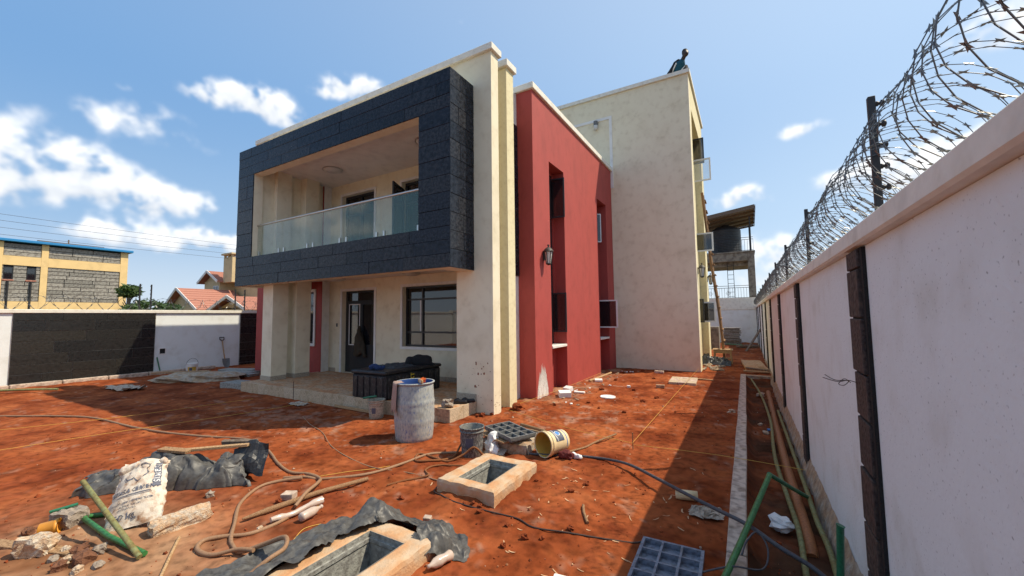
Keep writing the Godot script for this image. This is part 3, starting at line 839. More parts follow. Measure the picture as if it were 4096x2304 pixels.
# ---------------------------------------------------------------- razor wire
func coil(called, label, x, y, z0, z1, rad, pitch, barbs, sd, fat = 1.0):
	rng.seed = sd
	var t = thing(called, label, "razor wire", V(x, y, z0))
	var s = ST(false)
	var b = ST()
	var nz = noise(sd, 0.9, 2)
	var len = absf(z1 - z0)
	var dirz = signf(z1 - z0)
	var turns = len / pitch
	var seg = 20
	var pts = []
	for i in int(turns * seg) + 1:
		var a = TAU * i / seg
		var tt = float(i) / seg
		var z = dirz * pitch * tt
		# neighbouring turns are clipped together at three places, so the wire swings to and fro
		z += 0.5 * pitch * sin(a * 1.5) * 0.75
		var rr = rad * (1.0 + 0.10 * nz.get_noise_1d(tt * 0.8) * 0.5 + 0.03 * sin(tt * 2.1))
		pts.append(V(rr * sin(a) + 0.03 * nz.get_noise_1d(tt * 0.25 + 50.0), rr * cos(a) - rad * 0.02, z))
	var far = 0
	for i in range(0, pts.size() - 1, 400):
		var part = pts.slice(i, mini(i + 401, pts.size()))
		if part.size() < 2: continue
		var dist = absf(z0 + part[0].z)
		tube(s, part, 0.0021 * fat * (1.0 + clampf((dist - 4.0) * 0.06, 0.0, 1.0)), 4, false)
	var acc = 0.0
	var step = barbs
	for i in range(1, pts.size()):
		acc += (pts[i] - pts[i - 1]).length()
		if acc < step: continue
		acc = 0.0
		var d = (pts[i] - pts[i - 1]).normalized()
		var n = V(R(-1, 1), R(-1, 1), R(-1, 1))
		n = (n - d * n.dot(d)).normalized()
		var w = d.cross(n)
		var c = pts[i]
		var L = 0.0185 * fat
		var q = 0.0085 * fat
		# butterfly blade: two forked wings, thin but solid
		for sgn in [-1.0, 1.0]:
			var tip1 = c + d * sgn * L + n * q
			var tip2 = c + d * sgn * L - n * q
			var m = c + d * sgn * L * 0.55
			var th = w * 0.0012
			b.set_smooth_group(-1)
			tri(b, c + n * q * 0.45 + th, tip1, m + th); tri(b, c - n * q * 0.45 + th, m + th, tip2)
			tri(b, c + n * q * 0.45 + th, m + th, c - n * q * 0.45 + th)
			tri(b, c + n * q * 0.45 - th, m - th, tip1); tri(b, c - n * q * 0.45 - th, tip2, m - th)
	fin(s, "wire_helix", M.zinc, t)
	var bb = fin(b, "blades", M.blade, t)
	bb.set_meta("kind", "stuff")
	return t

func fence_post(x, z, y0, y1, label, face = -1.0, group = ""):
	var t = thing("electric_fence_post", label, "fence post", V(x, y0, z), 0.0, group)
	var s = ST()
	bx(s, -0.018, 0.018, 0, y1 - y0, -0.018, 0.018, 0.003)
	fin(s, "upright", M.blackmetal, t)
	var n = 6
	for i in n:
		var yy = (y1 - y0) * (0.16 + 0.78 * i / (n - 1.0))
		s = ST(false)
		var xf = Transform3D(Basis(V(0, 0, 1), -PI / 2.0 if face > 0.0 else PI / 2.0), V(0.018 * face, yy, 0))
		lathe(s, [[0.0, 0.0], [0.016, 0.0], [0.016, 0.012], [0.010, 0.016], [0.010, 0.022], [0.020, 0.026], [0.020, 0.038], [0.009, 0.044], [0.0, 0.046]], 8, xf)
		fin(s, "insulator", M.blackmetal, t)
	return t

func boundary():
	# right hand wall
	var t = thing("boundary_wall", "white plastered boundary wall with dark stone strips along the right side", "wall", V(0.59, 0, 0))
	t.position = Vector3.ZERO
	var s = ST()
	panel(s, "x", -29.0, 6.2, -0.45, 2.17, 0.59, 0.84)
	fin(s, "wall_panel", M.white, t)
	s = ST()
	bx(s, 0.535, 0.895, 2.172, 2.275, -29.0, 6.25, 0.012)
	fin(s, "coping", M.coping, t)
	# rough concrete foot
	rng.seed = 5
	s = ST(false)
	var fz = noise(61, 3.0, 4)
	sheet(s, 260, 5, func(u, v):
		var z = lerpf(4.0, -28.5, u)
		var k = v
		return V(lerpf(0.50, 0.592, k * k) + fz.get_noise_2d(z * 3.0, v * 2.0) * 0.02, lerpf(-0.30, 0.07 + fz.get_noise_1d(z * 2.0) * 0.03, k), z))
	fin(s, "footing", M.concrete, t)
	var k = 0
	for zc in [0.05, -3.05, -6.2, -9.4, -12.6, -15.7, -18.8, -21.9, -25.0, -28.0]:
		s = ST()
		bx(s, 0.572, 0.5899, 0.0, 2.165, zc - 0.15, zc + 0.165)
		fin(s, "mastic_bed", M.blackedge, t)
		rng.seed = 900 + k
		var y = 0.02 - R(0.0, 0.1)
		while y < 2.10:
			var h = snappedf(R(0.24, 0.34), 0.02)
			if y + h > 2.08: h = 2.165 - y
			var gap = R(0.006, 0.02)
			var mesh = boxmesh(snappedf(h - gap, 0.004), 0.022, snappedf(0.262 + R(-0.008, 0.008), 0.004), 0.004)
			inst("strip_stone", mesh, M["brown%d" % (rng.randi() % 5)], t, Transform3D(Basis(V(0, 1, 0), V(-1, 0, 0), V(0, 0, 1)) * Basis(V(0, 1, 0), R(-0.02, 0.02)), V(0.567 + R(-0.003, 0.003), y + h / 2.0, zc - 0.015 + R(-0.012, 0.012))))
			y += h
		k += 1
	for i in 10:
		var zz = -3.1 - 3.0 * i
		fence_post(0.71, zz, 2.275, 3.09, "black notched electric fence post standing in the razor wire, %s along the right wall" % ["nearest", "second", "third", "fourth", "fifth", "sixth", "seventh", "eighth", "ninth", "tenth"][i], 1.0, "right wall fence posts")
	coil("razor_wire_coil", "big coil of razor wire running along the top of the right wall", 0.715, 2.275 + 0.235, -0.7, -28.8, 0.235, 0.074, 0.058, 71, 0.9)
	var w = thing("tie_wire", "twisted rusty tie wire poking out of the nearest stone strip", "wire", V(0.556, 1.38, -3.12))
	s = ST(false)
	tube(s, smooth([V(0.005, 0, 0), V(-0.04, 0.012, -0.01), V(-0.09, 0.0, -0.02), V(-0.16, 0.02, -0.03)]), 0.0022, 5)
	tube(s, smooth([V(-0.03, 0.0, 0), V(-0.06, 0.022, 0.004), V(-0.085, -0.012, -0.02), V(-0.06, -0.02, -0.02), V(-0.04, 0.01, -0.01), V(-0.10, 0.008, -0.03), V(-0.15, 0.04, -0.02)]), 0.0022, 5)
	fin(s, "strand", M.wire, w)
	# back wall
	t = thing("rear_boundary_wall", "white rear boundary wall closing the passage", "wall", V(0, 0, -29.1))
	s = ST()
	bx(s, -14.0, 0.9, -0.3, 2.05, -0.25, 0.0)
	fin(s, "wall_panel", M.white, t)
	s = ST()
	bx(s, -14.0, 0.95, 2.052, 2.80, -0.30, 0.03, 0.01)
	fin(s, "parapet", M.coping, t)
	# left wall
	t = thing("left_boundary_wall", "white boundary wall with black stone panels along the left side of the yard", "wall", Vector3.ZERO)
	s = ST()
	bx(s, -17.85, -17.6, -0.3, 2.06, -29.0, 6.2)
	fin(s, "wall_panel", M.white, t)
	s = ST()
	bx(s, -17.92, -17.54, 2.062, 2.17, -29.0, 6.25, 0.01)
	fin(s, "coping", M.coping, t)
	s = ST()
	bx(s, -17.599, -17.585, 0.0, 2.06, -5.80, -2.66)
	bx(s, -17.599, -17.585, 0.0, 2.06, -11.6, -8.47)
	fin(s, "joint_bed", M.joint, t)
	var rows = [[0.0, 0.10], [0.10, 0.34], [0.34, 0.60], [0.60, 0.90], [0.90, 1.24], [1.24, 1.54], [1.54, 1.84], [1.84, 2.055]]
	facing(t, "wall_stone", V(-17.585, 0.0, -2.67), V(0, 0, -1), V(1, 0, 0), 3.12, rows, 0.55, 1.5, 0.018, "stone", 21, [], 0.008)
	facing(t, "wall_stone", V(-17.585, 0.0, -8.48), V(0, 0, -1), V(1, 0, 0), 3.1, rows, 0.55, 1.5, 0.018, "stone", 22, [], 0.008)
	s = ST()
	panel(s, "x", -6.13, -5.92, 0.63, 0.86, -17.6, -17.585, [[-6.10, -5.95, 0.66, 0.83]])
	fin(s, "socket_frame", M.trim, t)
	s = ST()
	bx(s, -17.599, -17.595, 0.66, 0.83, -6.10, -5.95)
	fin(s, "socket_recess", M.blackedge, t)
	for p in [[-5.38, 3.06], [-5.68, 3.05], [-8.33, 3.03], [-8.68, 3.03], [-2.1, 3.05]]:
		fence_post(-17.72, p[0], 2.17, p[1], {"-5.38": "black electric fence post, left one of the pair above the black stone panel", "-5.68": "black electric fence post, right one of the pair above the black stone panel", "-8.33": "black electric fence post, left one of the pair before the red roofed house", "-8.68": "black electric fence post, right one of the pair before the red roofed house", "-2.1": "black electric fence post farthest left on the left wall"}[str(p[0])], -1.0, "left wall fence posts")
	coil("razor_wire_coil", "razor wire coil running along the top of the left wall", -17.72, 2.17 + 0.20, 0.0, -12.0, 0.20, 0.24, 0.09, 72, 2.0)
	# low kerb at the foot of the left wall
	for i in 8:
		var z = -0.2 - i * 0.98
		var o = inst("kerb_block", boxmesh(0.14, 0.14, 0.96, 0.012), M.lightconc, null, Transform3D(Basis(Vector3.UP, R(-0.01, 0.01)), V(-17.35, 0.03 + gh(-17.35, z) * 0.5, z)))
		tag(o, "pale kerb block at the foot of the left wall, %s from its left end" % ORD[i], "kerb block", "kerb blocks along the left wall")
	# front wall behind the camera, seen mirrored in the windows
	t = thing("front_boundary_wall", "white front boundary wall across the near end of the yard", "wall", V(0, 0, 6.4))
	s = ST()
	panel(s, "z", -17.9, 0.85, -0.3, 2.17, -0.12, 0.12)
	fin(s, "wall_panel", M.white, t)
	s = ST()
	bx(s, -17.9, 0.9, 2.172, 2.27, -0.17, 0.17, 0.01)
	fin(s, "coping", M.coping, t)

# ---------------------------------------------------------------- windows and doors
func casement(parent, called, axis, a0, a1, b0, b1, d, bars_a, bars_b, fm, pm, fw = 0.05, fd = 0.05):
	# framed window in a plane: axis "z" faces +z at depth d, axis "x" faces +x
	var o = Node3D.new()
	o.name = called; parent.add_child(o, true)
	var s = ST()
	var holes = []
	var xs = [a0 + fw]; var ys = [b0 + fw]
	for q in bars_a: xs.append(q - fw / 2.0); xs.append(q + fw / 2.0)
	for q in bars_b: ys.append(q - fw / 2.0); ys.append(q + fw / 2.0)
	xs.append(a1 - fw); ys.append(b1 - fw)
	for i in range(0, xs.size(), 2):
		for j in range(0, ys.size(), 2):
			holes.append([xs[i], xs[i + 1], ys[j], ys[j + 1]])
	panel(s, axis, a0, a1, b0, b1, d - fd, d, holes)
	fin(s, "frame", fm, o)
	for h in holes:
		s = ST()
		panel(s, axis, h[0] + 0.001, h[1] - 0.001, h[2] + 0.001, h[3] - 0.001, d - fd * 0.6, d - fd * 0.6 + 0.005)
		fin(s, "pane", pm, o)
	return o

func trim(parent, axis, a0, a1, b0, b1, d, w, th, sill = true):
	var s = ST()
	panel(s, axis, a0 - w, a1 + w, b0 - (w if sill else 0.0), b1 + w, d, d + th, [[a0, a1, b0 if sill else b0 - 1.0, b1]] if sill else [[a0, a1, b0 - 0.5, b1]])
	fin(s, "window_surround" if sill else "door_surround", M.trim, parent)

func sash(parent, hinge, w, h, ang, fm, pm, fw = 0.045):
	# an opened casement leaf: hinge foot, width, height, angle round y of the leaf's outward direction from +x
	var o = Node3D.new()
	o.name = "sash"; parent.add_child(o, true)
	o.position = hinge; o.rotation.y = ang
	var s = ST()
	panel(s, "z", 0.0, w, 0.0, h, -0.02, 0.02, [[fw, w - fw, fw, h - fw]])
	fin(s, "frame", fm, o)
	s = ST()
	panel(s, "z", fw, w - fw, fw, h - fw, -0.003, 0.003)
	fin(s, "pane", pm, o)
	return o

func lantern(at, n, label):
	# wall lantern; n is the wall's outward direction
	var t = thing("wall_lantern", label, "wall lamp", at, atan2(n.x, n.z))
	var s = ST()
	bx(s, -0.045, 0.045, -0.10, 0.12, 0.0, 0.015, 0.004)
	bar(s, V(0, 0.09, 0.01), V(0, 0.13, 0.10), 0.022, 0.022)
	fin(s, "bracket", M.iron, t)
	s = ST(false)
	var xf = Transform3D(Basis(Vector3.UP, PI / 6.0), V(0, 0, 0.12))
	lathe(s, [[0.0, 0.085], [0.115, 0.085], [0.118, 0.10], [0.095, 0.14], [0.06, 0.175], [0.03, 0.19], [0.0, 0.19]], 6, xf, true)
	lathe(s, [[0.0, 0.19], [0.018, 0.19], [0.018, 0.225], [0.028, 0.228], [0.026, 0.25], [0.0, 0.255]], 6, xf, true)
	fin(s, "roof", M.iron, t)
	s = ST(false)
	lathe(s, [[0.0, -0.225], [0.035, -0.215], [0.062, -0.195], [0.064, -0.18], [0.0, -0.18]], 6, xf, true)
	fin(s, "base", M.iron, t)
	for i in 6:
		var a = TAU * i / 6.0 + PI / 6.0
		s = ST()
		bar(s, V(0.056 * sin(a), -0.19, 0.12 + 0.056 * cos(a)), V(0.098 * sin(a), 0.09, 0.12 + 0.098 * cos(a)), 0.011, 0.011)
		fin(s, "rib", M.iron, t)
	s = ST(false)
	lathe(s, [[0.0, -0.178], [0.05, -0.178], [0.088, 0.083], [0.0, 0.083]], 6, xf, true)
	fin(s, "lamp_glass", M.lampglass, t)
	return t

func ceiling_lamp(at, label, r = 0.2):
	var t = thing("ceiling_lamp", label, "ceiling lamp", at)
	var s = ST(false)
	lathe(s, [[0.0, -0.075], [r * 0.6, -0.07], [r * 0.92, -0.045], [r, -0.02], [r, 0.0], [0.0, 0.0]], 20, Transform3D())
	fin(s, "bowl", M.lampglass, t)
	s = ST(false)
	lathe(s, [[r, -0.03], [r + 0.015, -0.03], [r + 0.015, 0.0], [r, 0.0]], 20, Transform3D(), true)
	fin(s, "rim", M.steel, t)
	return t

# ---------------------------------------------------------------- the house
func house():
	var t = thing("house", "two storey cream and red house with black slate balcony box and cream tower", "house", Vector3.ZERO)
	var s = ST()
	# porch
	bx(s, -11.08, -4.41, -0.3, 0.235, -7.74, -5.44)
	var po = fin(s, "porch_slab", M.floor, t)
	var r = RandomNumberGenerator.new()
	r.seed = 4
	var x = -11.10
	while x < -4.42:
		var w = [0.36, 0.36, 0.42, 0.30][r.randi() % 4]
		if x + w > -5.2: w = 0.34
		if x + w > -4.45: w = -4.385 - x
		if x > -5.3:
			for q in [[-0.03, 0.105], [0.109, 0.243]]:
				inst("riser_tile", boxmesh(snappedf(w - 0.004, 0.001), q[1] - q[0], 0.022, 0.002), M[["tile", "tile1", "tile2"][r.randi() % 3]], po, Transform3D(Basis(), V(x + w / 2.0, (q[0] + q[1]) / 2.0, -5.428)))
		else:
			inst("riser_tile", boxmesh(snappedf(w - 0.004, 0.001), 0.27, 0.022, 0.002), M[["tile", "tile2", "tile"][r.randi() % 3]], po, Transform3D(Basis(), V(x + w / 2.0, 0.108, -5.428)))
		x += w
	for q in [[-5.415, -5.80], [-5.804, -6.18]]:
		inst("riser_tile", boxmesh(0.022, 0.27, absf(q[1] - q[0]), 0.002), M[["tile2", "tile"][r.randi() % 2]], po, Transform3D(Basis(), V(-4.398, 0.108, (q[0] + q[1]) / 2.0)))
	# porch and balcony rear wall
	s = ST()
	panel(s, "z", -10.94, -4.33, 0.0, 6.90, -7.98, -7.75, [[-10.33, -8.95, 0.235, 2.60], [-7.86, -5.86, 1.05, 2.62], [-10.40, -9.00, 3.35, 5.48], [-7.92, -6.42, 3.35, 5.48]])
	fin(s, "rear_porch_wall", M.cream, t)
	trim(t, "z", -10.33, -8.95, 0.235, 2.60, -7.75, 0.07, 0.025, false)
	trim(t, "z", -7.86, -5.86, 1.05, 2.62, -7.75, 0.07, 0.03, true)
	trim(t, "z", -10.40, -9.00, 3.35, 5.48, -7.75, 0.07, 0.025, false)
	trim(t, "z", -7.92, -6.42, 3.35, 5.48, -7.75, 0.07, 0.025, false)
	# ground floor door
	var d = Node3D.new()
	d.name = "door"; t.add_child(d, true)
	s = ST()
	panel(s, "z", -10.33, -8.95, 0.235, 2.60, -7.94, -7.88, [[-10.16, -9.72, 1.04, 2.20], [-9.60, -9.10, 1.04, 2.20], [-10.25, -9.03, 2.32, 2.54]])
	fin(s, "leaf", M.door, d)
	for h in [[-10.16, -9.72, 1.04, 2.20], [-9.60, -9.10, 1.04, 2.20], [-10.25, -9.03, 2.32, 2.54]]:
		s = ST()
		panel(s, "z", h[0], h[1], h[2], h[3], -7.915, -7.91)
		fin(s, "pane", M.darkpane, d)
	s = ST()
	panel(s, "z", -10.18, -9.70, 1.02, 2.22, -7.879, -7.868, [[-10.155, -9.725, 1.045, 2.195]])
	fin(s, "bead", M.whiteframe, d)
	s = ST()
	bx(s, -9.68, -9.65, 1.15, 1.42, -7.88, -7.83, 0.004)
	fin(s, "handle", M.steel, d)
	casement(t, "window", "z", -7.86, -5.86, 1.05, 2.62, -7.86, [-7.27], [1.42, 2.28], M.frame, M.darkpane, 0.045, 0.06)
	s = ST()
	bx(s, -7.335, -7.30, 1.45, 2.25, -7.86, -7.84, 0.002)
	fin(s, "glazing_strip", M.whiteframe, t)
	# balcony doors
	for q in [[-10.40, -9.00], [-7.92, -6.42]]:
		casement(t, "balcony_door", "z", q[0], q[1], 3.35, 5.48, -7.87, [(q[0] + q[1]) / 2.0], [4.9], M.frame, M.darkpane, 0.07, 0.06)
	# opened balcony leaf with white grille
	var lf = sash(t, V(-7.90, 3.36, -7.80), 0.75, 1.92, -1.15, M.frame, M.darkpane, 0.06)
	s = ST()
	for i in 9:
		bar(s, V(0.04, 0.15 + i * 0.2, 0.03), V(0.71, 0.15 + i * 0.2, 0.03), 0.012, 0.012)
	bar(s, V(0.06, 0.1, 0.03), V(0.06, 1.85, 0.03), 0.012, 0.012)
	bar(s, V(0.40, 0.35, 0.03), V(0.40, 0.75, 0.03), 0.012, 0.012)
	fin(s, "grille", M.whiteframe, lf)
	# left wing
	s = ST()
	panel(s, "z", -14.5, -10.95, 0.0, 6.52, -7.70, -7.50, [[-12.4, -11.30, 1.06, 2.62]])
	bx(s, -14.5, -14.3, 0.0, 6.52, -13.9, -7.701)
	fin(s, "left_wing_wall", M.red, t)
	s = ST()
	bx(s, -10.951, -10.94, 0.235, 6.50, -7.75, -7.512)
	fin(s, "return_strip", M.trim, t)
	trim(t, "z", -12.4, -11.30, 1.06, 2.62, -7.50, 0.08, 0.03, true)
	casement(t, "window", "z", -12.4, -11.30, 1.06, 2.62, -7.58, [-11.85], [2.2], M.frame, M.darkpane, 0.05, 0.05)
	s = ST()
	for i in 8:
		bar(s, V(-12.36, 1.18 + i * 0.15, -7.62), V(-11.34, 1.18 + i * 0.15, -7.62), 0.012, 0.012)
	fin(s, "window_grille", M.whiteframe, t)
	s = ST()
	bx(s, -14.51, -10.9, 6.522, 6.65, -7.76, -7.46, 0.01)
	bx(s, -14.51, -14.24, 6.522, 6.65, -10.6, -7.762, 0.01)
	bx(s, -14.51, -14.24, 6.522, 7.4, -13.9, -10.601, 0.01)
	fin(s, "left_coping", M.coping, t)
	# red block on the right with two recessed slots
	s = ST()
	panel(s, "x", -13.86, -7.75, 0.0, 6.90, -4.23, -3.93, [[-9.5, -8.6, -1.0, 5.52], [-13.15, -12.2, -1.0, 5.52]])
	panel(s, "z", -4.33, -4.231, 0.0, 6.90, -7.95, -7.75)
	fin(s, "red_wall", M.red, t)
	s = ST()
	panel(s, "x", -13.86, -7.96, 0.0, 6.88, -4.40, -4.231, [[-9.45, -8.65, 1.10, 5.45], [-13.10, -12.25, 1.10, 5.45]])
	fin(s, "slot_back_wall", M.red, t)
	for q in [[-9.45, -8.65], [-13.10, -12.25]]:
		casement(t, "window", "x", q[0], q[1], 1.10, 5.45, -4.27, [(q[0] + q[1]) / 2.0], [1.45, 2.42, 2.9, 3.6, 4.25], M.frame, M.darkpane, 0.05, 0.05)
		s = ST()
		bx(s, -4.25, -3.915, 1.04, 1.098, q[0] - 0.03, q[1] + 0.03, 0.006)
		fin(s, "sill", M.trim, t)
	sash(t, V(-4.24, 1.40, -9.28), 0.40, 0.98, 0.06, M.frame, M.darkpane, 0.035)
	sash(t, V(-4.24, 4.30, -9.28), 0.40, 1.02, 0.10, M.frame, M.darkpane, 0.035)
	sash(t, V(-4.22, 1.40, -12.85), 0.66, 0.90, 0.05, M.whiteframe, M.darkpane, 0.04)
	sash(t, V(-4.22, 4.24, -12.85), 0.20, 0.96, 0.6, M.whiteframe, M.darkpane, 0.03)
	s = ST()
	bx(s, -4.5, -3.87, 6.902, 7.05, -13.86, -7.69, 0.01)
	bx(s, -7.2, -4.502, 6.902, 7.05, -8.0, -7.69, 0.01)
	fin(s, "red_wall_coping", M.coping, t)
	# patch of bare white plaster scraped on the red wall
	s = ST()
	rng.seed = 82
	for i in 64:
		var q = (i + 0.5) / 64.0
		var zz = -7.80 - 0.56 * q
		var hh = 0.70 * pow(sin(PI * q), 0.55) * R(0.80, 1.06)
		var y0 = 0.0 + 0.05 * R(0.0, 1.0)
		if rng.randf() < 0.12: y0 += R(0.05, 0.25)
		outp(s, [V(-3.9286, y0, zz + 0.0046), V(-3.9286, y0, zz - 0.0046), V(-3.9286, hh, zz - 0.002), V(-3.9286, hh + 0.03, zz), V(-3.9286, hh, zz + 0.003)], V(-5, 0.2, zz))
	fin(s, "bare_plaster_patch", M.trim, t)
	# second pier, first pier, stone strip between pier and red block
	s = ST()
	bx(s, -4.85, -4.01, 0.0, 6.92, -6.45, -6.20)
	var p1 = fin(s, "front_pier", M.cream, t)
	# mud flicked on the pier
	rng.seed = 83
	s = ST()
	for i in 70:
		var q = R(0.003, 0.009) if i > 9 else R(0.010, 0.022)
		var c = V(R(-4.78, -4.05), 0.05 + 0.9 * pow(rng.randf(), 1.6), -6.1985)
		if i < 10: c = V(R(-4.5, -4.10), R(0.5, 0.95), -6.1985)
		if i > 52: c = V(-4.0085, 0.02 + 0.35 * pow(rng.randf(), 2.0), R(-6.43, -6.22))
		var u = V(1, 0, 0) if i <= 52 else V(0, 0, 1)
		var pts = []
		for k in 7:
			var ang = TAU * k / 7.0
			var rr = q * R(0.6, 1.2)
			pts.append(c + u * cos(ang) * rr + V(0, sin(ang) * rr * 1.3, 0))
		outp(s, pts, V(-4.4, 0.4, -6.32))
	var ms = fin(s, "mud_splashes", M.clod, p1)
	ms.set_meta("kind", "stuff")
	s = ST()
	bx(s, -4.85, -4.01, 0.0, 6.90, -7.05, -6.77)
	fin(s, "second_pier", M.olive, t)
	s = ST()
	bx(s, -4.60, -4.33, 0.0, 6.88, -7.7499, -7.051)
	fin(s, "link_wall", M.trim, t)
	s = ST()
	bx(s, -4.3299, -4.326, 2.69, 6.13, -7.745, -7.10)
	var sb = fin(s, "strip_bed", M.grout, t)
	facing(sb, "slate_tile", V(-4.326, 2.69, -7.10), V(0, 0, -1), V(1, 0, 0), 0.645, course(0.0, 3.44, 11), 0.645, 0.65, 0.024, "slate", 31)
	s = ST()
	bx(s, -4.88, -3.955, 6.902, 7.05, -7.11, -6.71, 0.01)
	fin(s, "pier_coping", M.coping, t)
	# parapet over the balcony
	s = ST()
	bx(s, -12.2, -4.851, 6.14, 6.92, -6.45, -6.20)
	fin(s, "parapet", M.cream, t)
	s = ST()
	bx(s, -12.26, -3.955, 6.922, 7.06, -6.51, -6.14, 0.01)
	fin(s, "parapet_coping", M.coping, t)
	# balcony box
	var fo = [-10.95, -5.18, 3.42, 5.60]
	s = ST()
	panel(s, "z", -11.70, -4.445, 2.68, 6.34, -5.72, -5.495, [fo])
	bx(s, -4.70, -4.445, 2.68, 6.34, -6.199, -5.721)
	bx(s, -11.70, -11.45, 2.68, 6.34, -7.49, -5.721)
	bx(s, -11.449, -4.701, 6.14, 6.34, -6.199, -5.721)
	var fr = fin(s, "balcony_box", M.cream, t)
	s = ST()
	panel(s, "z", -11.698, -4.45, 2.684, 6.336, -5.4949, -5.490, [[fo[0] + 0.0 - 0.004, fo[1] + 0.004, fo[2] - 0.004, fo[3] + 0.004]])
	bx(s, -4.4449, -4.440, 2.684, 6.336, -6.198, -5.50)
	fin(s, "grout_bed", M.grout, fr)
	var rows = course(0.0, 0.74, 3) + course(0.74, 2.92, 7) + course(2.92, 3.66, 3)
	facing(fr, "slate_tile", V(-11.70, 2.68, -5.490), V(1, 0, 0), V(0, 0, 1), 7.28, rows, 0.45, 1.25, 0.02, "slate", 33, [[fo[0] + 11.70, fo[1] + 11.70, 0.74, 2.92]])
	facing(fr, "slate_tile", V(-4.440, 2.68, -5.47), V(0, 0, -1), V(1, 0, 0), 0.725, course(0.0, 3.66, 11), 0.20, 0.5, 0.02, "slate", 34, [], 0.006)
	# balcony floor, ceilings, inner left wall with pilasters
	s = ST()
	bx(s, -11.449, -4.86, 2.92, 3.35, -7.749, -5.721)
	fin(s, "balcony_floor", M.ceiling, t)
	s = ST()
	bx(s, -4.859, -4.701, 2.69, 3.35, -6.199, -5.721)
	fin(s, "soffit_return", M.cream, t)
	s = ST()
	bx(s, -11.449, -4.86, 5.84, 6.139, -7.749, -5.721)
	fin(s, "balcony_ceiling", M.ceiling, t)
	s = ST()
	bx(s, -11.448, -11.0, 3.351, 5.839, -7.748, -5.722)
	bx(s, -10.999, -10.86, 3.351, 5.839, -6.45, -6.05)
	bx(s, -10.999, -10.74, 3.351, 5.839, -7.2, -6.8)
	fin(s, "balcony_pilasters", M.cream, t)
	# porch columns
	s = ST()
	bx(s, -11.02, -10.56, 0.236, 2.919, -6.25, -5.85)
	var c1 = fin(s, "porch_column", M.cream, t)
	s = ST()
	bx(s, -11.15, -10.50, 0.236, 2.919, -6.86, -6.45)
	var c2 = fin(s, "porch_column", M.cream, t)
	for q in [[c1, -11.02, -10.56, -6.25, -5.85], [c2, -11.15, -10.50, -6.86, -6.45]]:
		inst("skirting_tile", boxmesh(snappedf(q[2] - q[1] + 0.024, 0.001), 0.11, 0.014, 0.002), M.skirt, q[0], Transform3D(Basis(), V((q[1] + q[2]) / 2.0, 0.291, q[4] + 0.007)))
		inst("skirting_tile", boxmesh(0.014, 0.11, snappedf(q[4] - q[3], 0.001), 0.002), M.skirt, q[0], Transform3D(Basis(), V(q[2] + 0.007, 0.291, (q[3] + q[4]) / 2.0 - 0.001)))
	x = -10.9
	while x < -4.9:
		if x + 0.3 < -10.38 or x > -8.9:
			inst("skirting_tile", boxmesh(0.296, 0.11, 0.014, 0.002), M.skirt, t, Transform3D(Basis(), V(x + 0.15, 0.291, -7.742)))
		x += 0.3
	inst("skirting_tile", boxmesh(0.46, 0.13, 0.014, 0.002), M.skirt, p1, Transform3D(Basis(), V(-4.62, 0.302, -6.192)))
	# glass balustrade
	var bl = Node3D.new()
	bl.name = "balustrade"; t.add_child(bl, true)
	var J = [-10.94, -9.82, -8.66, -7.49, -6.33, -5.19]
	for i in 5:
		s = ST()
		bx(s, J[i] + 0.008, J[i + 1] - 0.008, 3.45, 4.23, -5.626, -5.614)
		fin(s, "glass_pane", M.balglass, bl)
		for q in [J[i] + 0.10, J[i + 1] - 0.12]:
			s = ST()
			bx(s, q - 0.022, q + 0.022, 3.421, 3.56, -5.645, -5.595, 0.006)
			fin(s, "spigot", M.steel, bl)
	s = ST(false)
	tube(s, [V(-10.949, 4.25, -5.62), V(-5.181, 4.25, -5.62)], 0.026, 10)
	fin(s, "handrail", M.steel, bl)
	# wall switch hole
	s = ST()
	bx(s, -10.59, -10.53, 1.56, 1.66, -7.7495, -7.742, 0.002)
	fin(s, "switch_box", M.frame, t)
	# tower
	s = ST()
	panel(s, "z", -6.6, -1.28, 0.0, 9.72, -14.1, -13.87)
	fin(s, "tower_front_wall", M.cream, t)
	s = ST()
	panel(s, "x", -18.25, -14.101, 0.0, 9.72, -1.53, -1.28, [[-17.62, -14.42, -1.0, 8.72]])
	panel(s, "x", -18.25, -14.101, 0.0, 9.70, -1.70, -1.531, [[-17.3, -14.7, 1.5, 3.0], [-17.3, -14.7, 4.0, 5.6], [-17.3, -14.7, 6.5, 8.3]])
	panel(s, "z", -6.6, -1.282, 0.0, 9.70, -18.45, -18.251)
	fin(s, "tower_side_wall", M.olive, t)
	for q in [[1.5, 3.0], [4.0, 5.6], [6.5, 8.3]]:
		casement(t, "window", "x", -17.3, -14.7, q[0], q[1], -1.56, [-16.5, -15.5], [], M.frame, M.darkpane, 0.05, 0.05)
	sash(t, V(-1.545, 7.32, -15.9), 0.50, 0.95, 0.0, M.frame, M.darkpane, 0.04)
	sash(t, V(-1.54, 6.50, -15.4), 0.72, 0.80, 0.0, M.whiteframe, M.pane, 0.05)
	sash(t, V(-1.54, 4.02, -15.6), 0.68, 0.66, 0.0, M.whiteframe, M.darkpane, 0.05)
	sash(t, V(-1.54, 1.52, -15.0), 0.34, 0.80, 0.0, M.frame, M.darkpane, 0.04)
	sash(t, V(-1.54, 1.52, -15.8), 0.64, 0.72, 0.0, M.whiteframe, M.darkpane, 0.05)
	s = ST()
	panel(s, "y", -6.65, -1.22, -18.5, -13.81, 9.722, 9.85, [[-6.3, -1.58, -18.15, -14.16]])
	fin(s, "tower_coping", M.coping, t)
	s = ST()
	panel(s, "z", -5.9, -3.83, 6.3, 8.95, -13.87, -13.845, [[-5.8, -3.93, 6.2, 8.85]])
	fin(s, "tower_moulding", M.trim, t)
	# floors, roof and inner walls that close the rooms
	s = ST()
	bx(s, -14.29, -4.41, 6.45, 6.60, -13.86, -7.99)
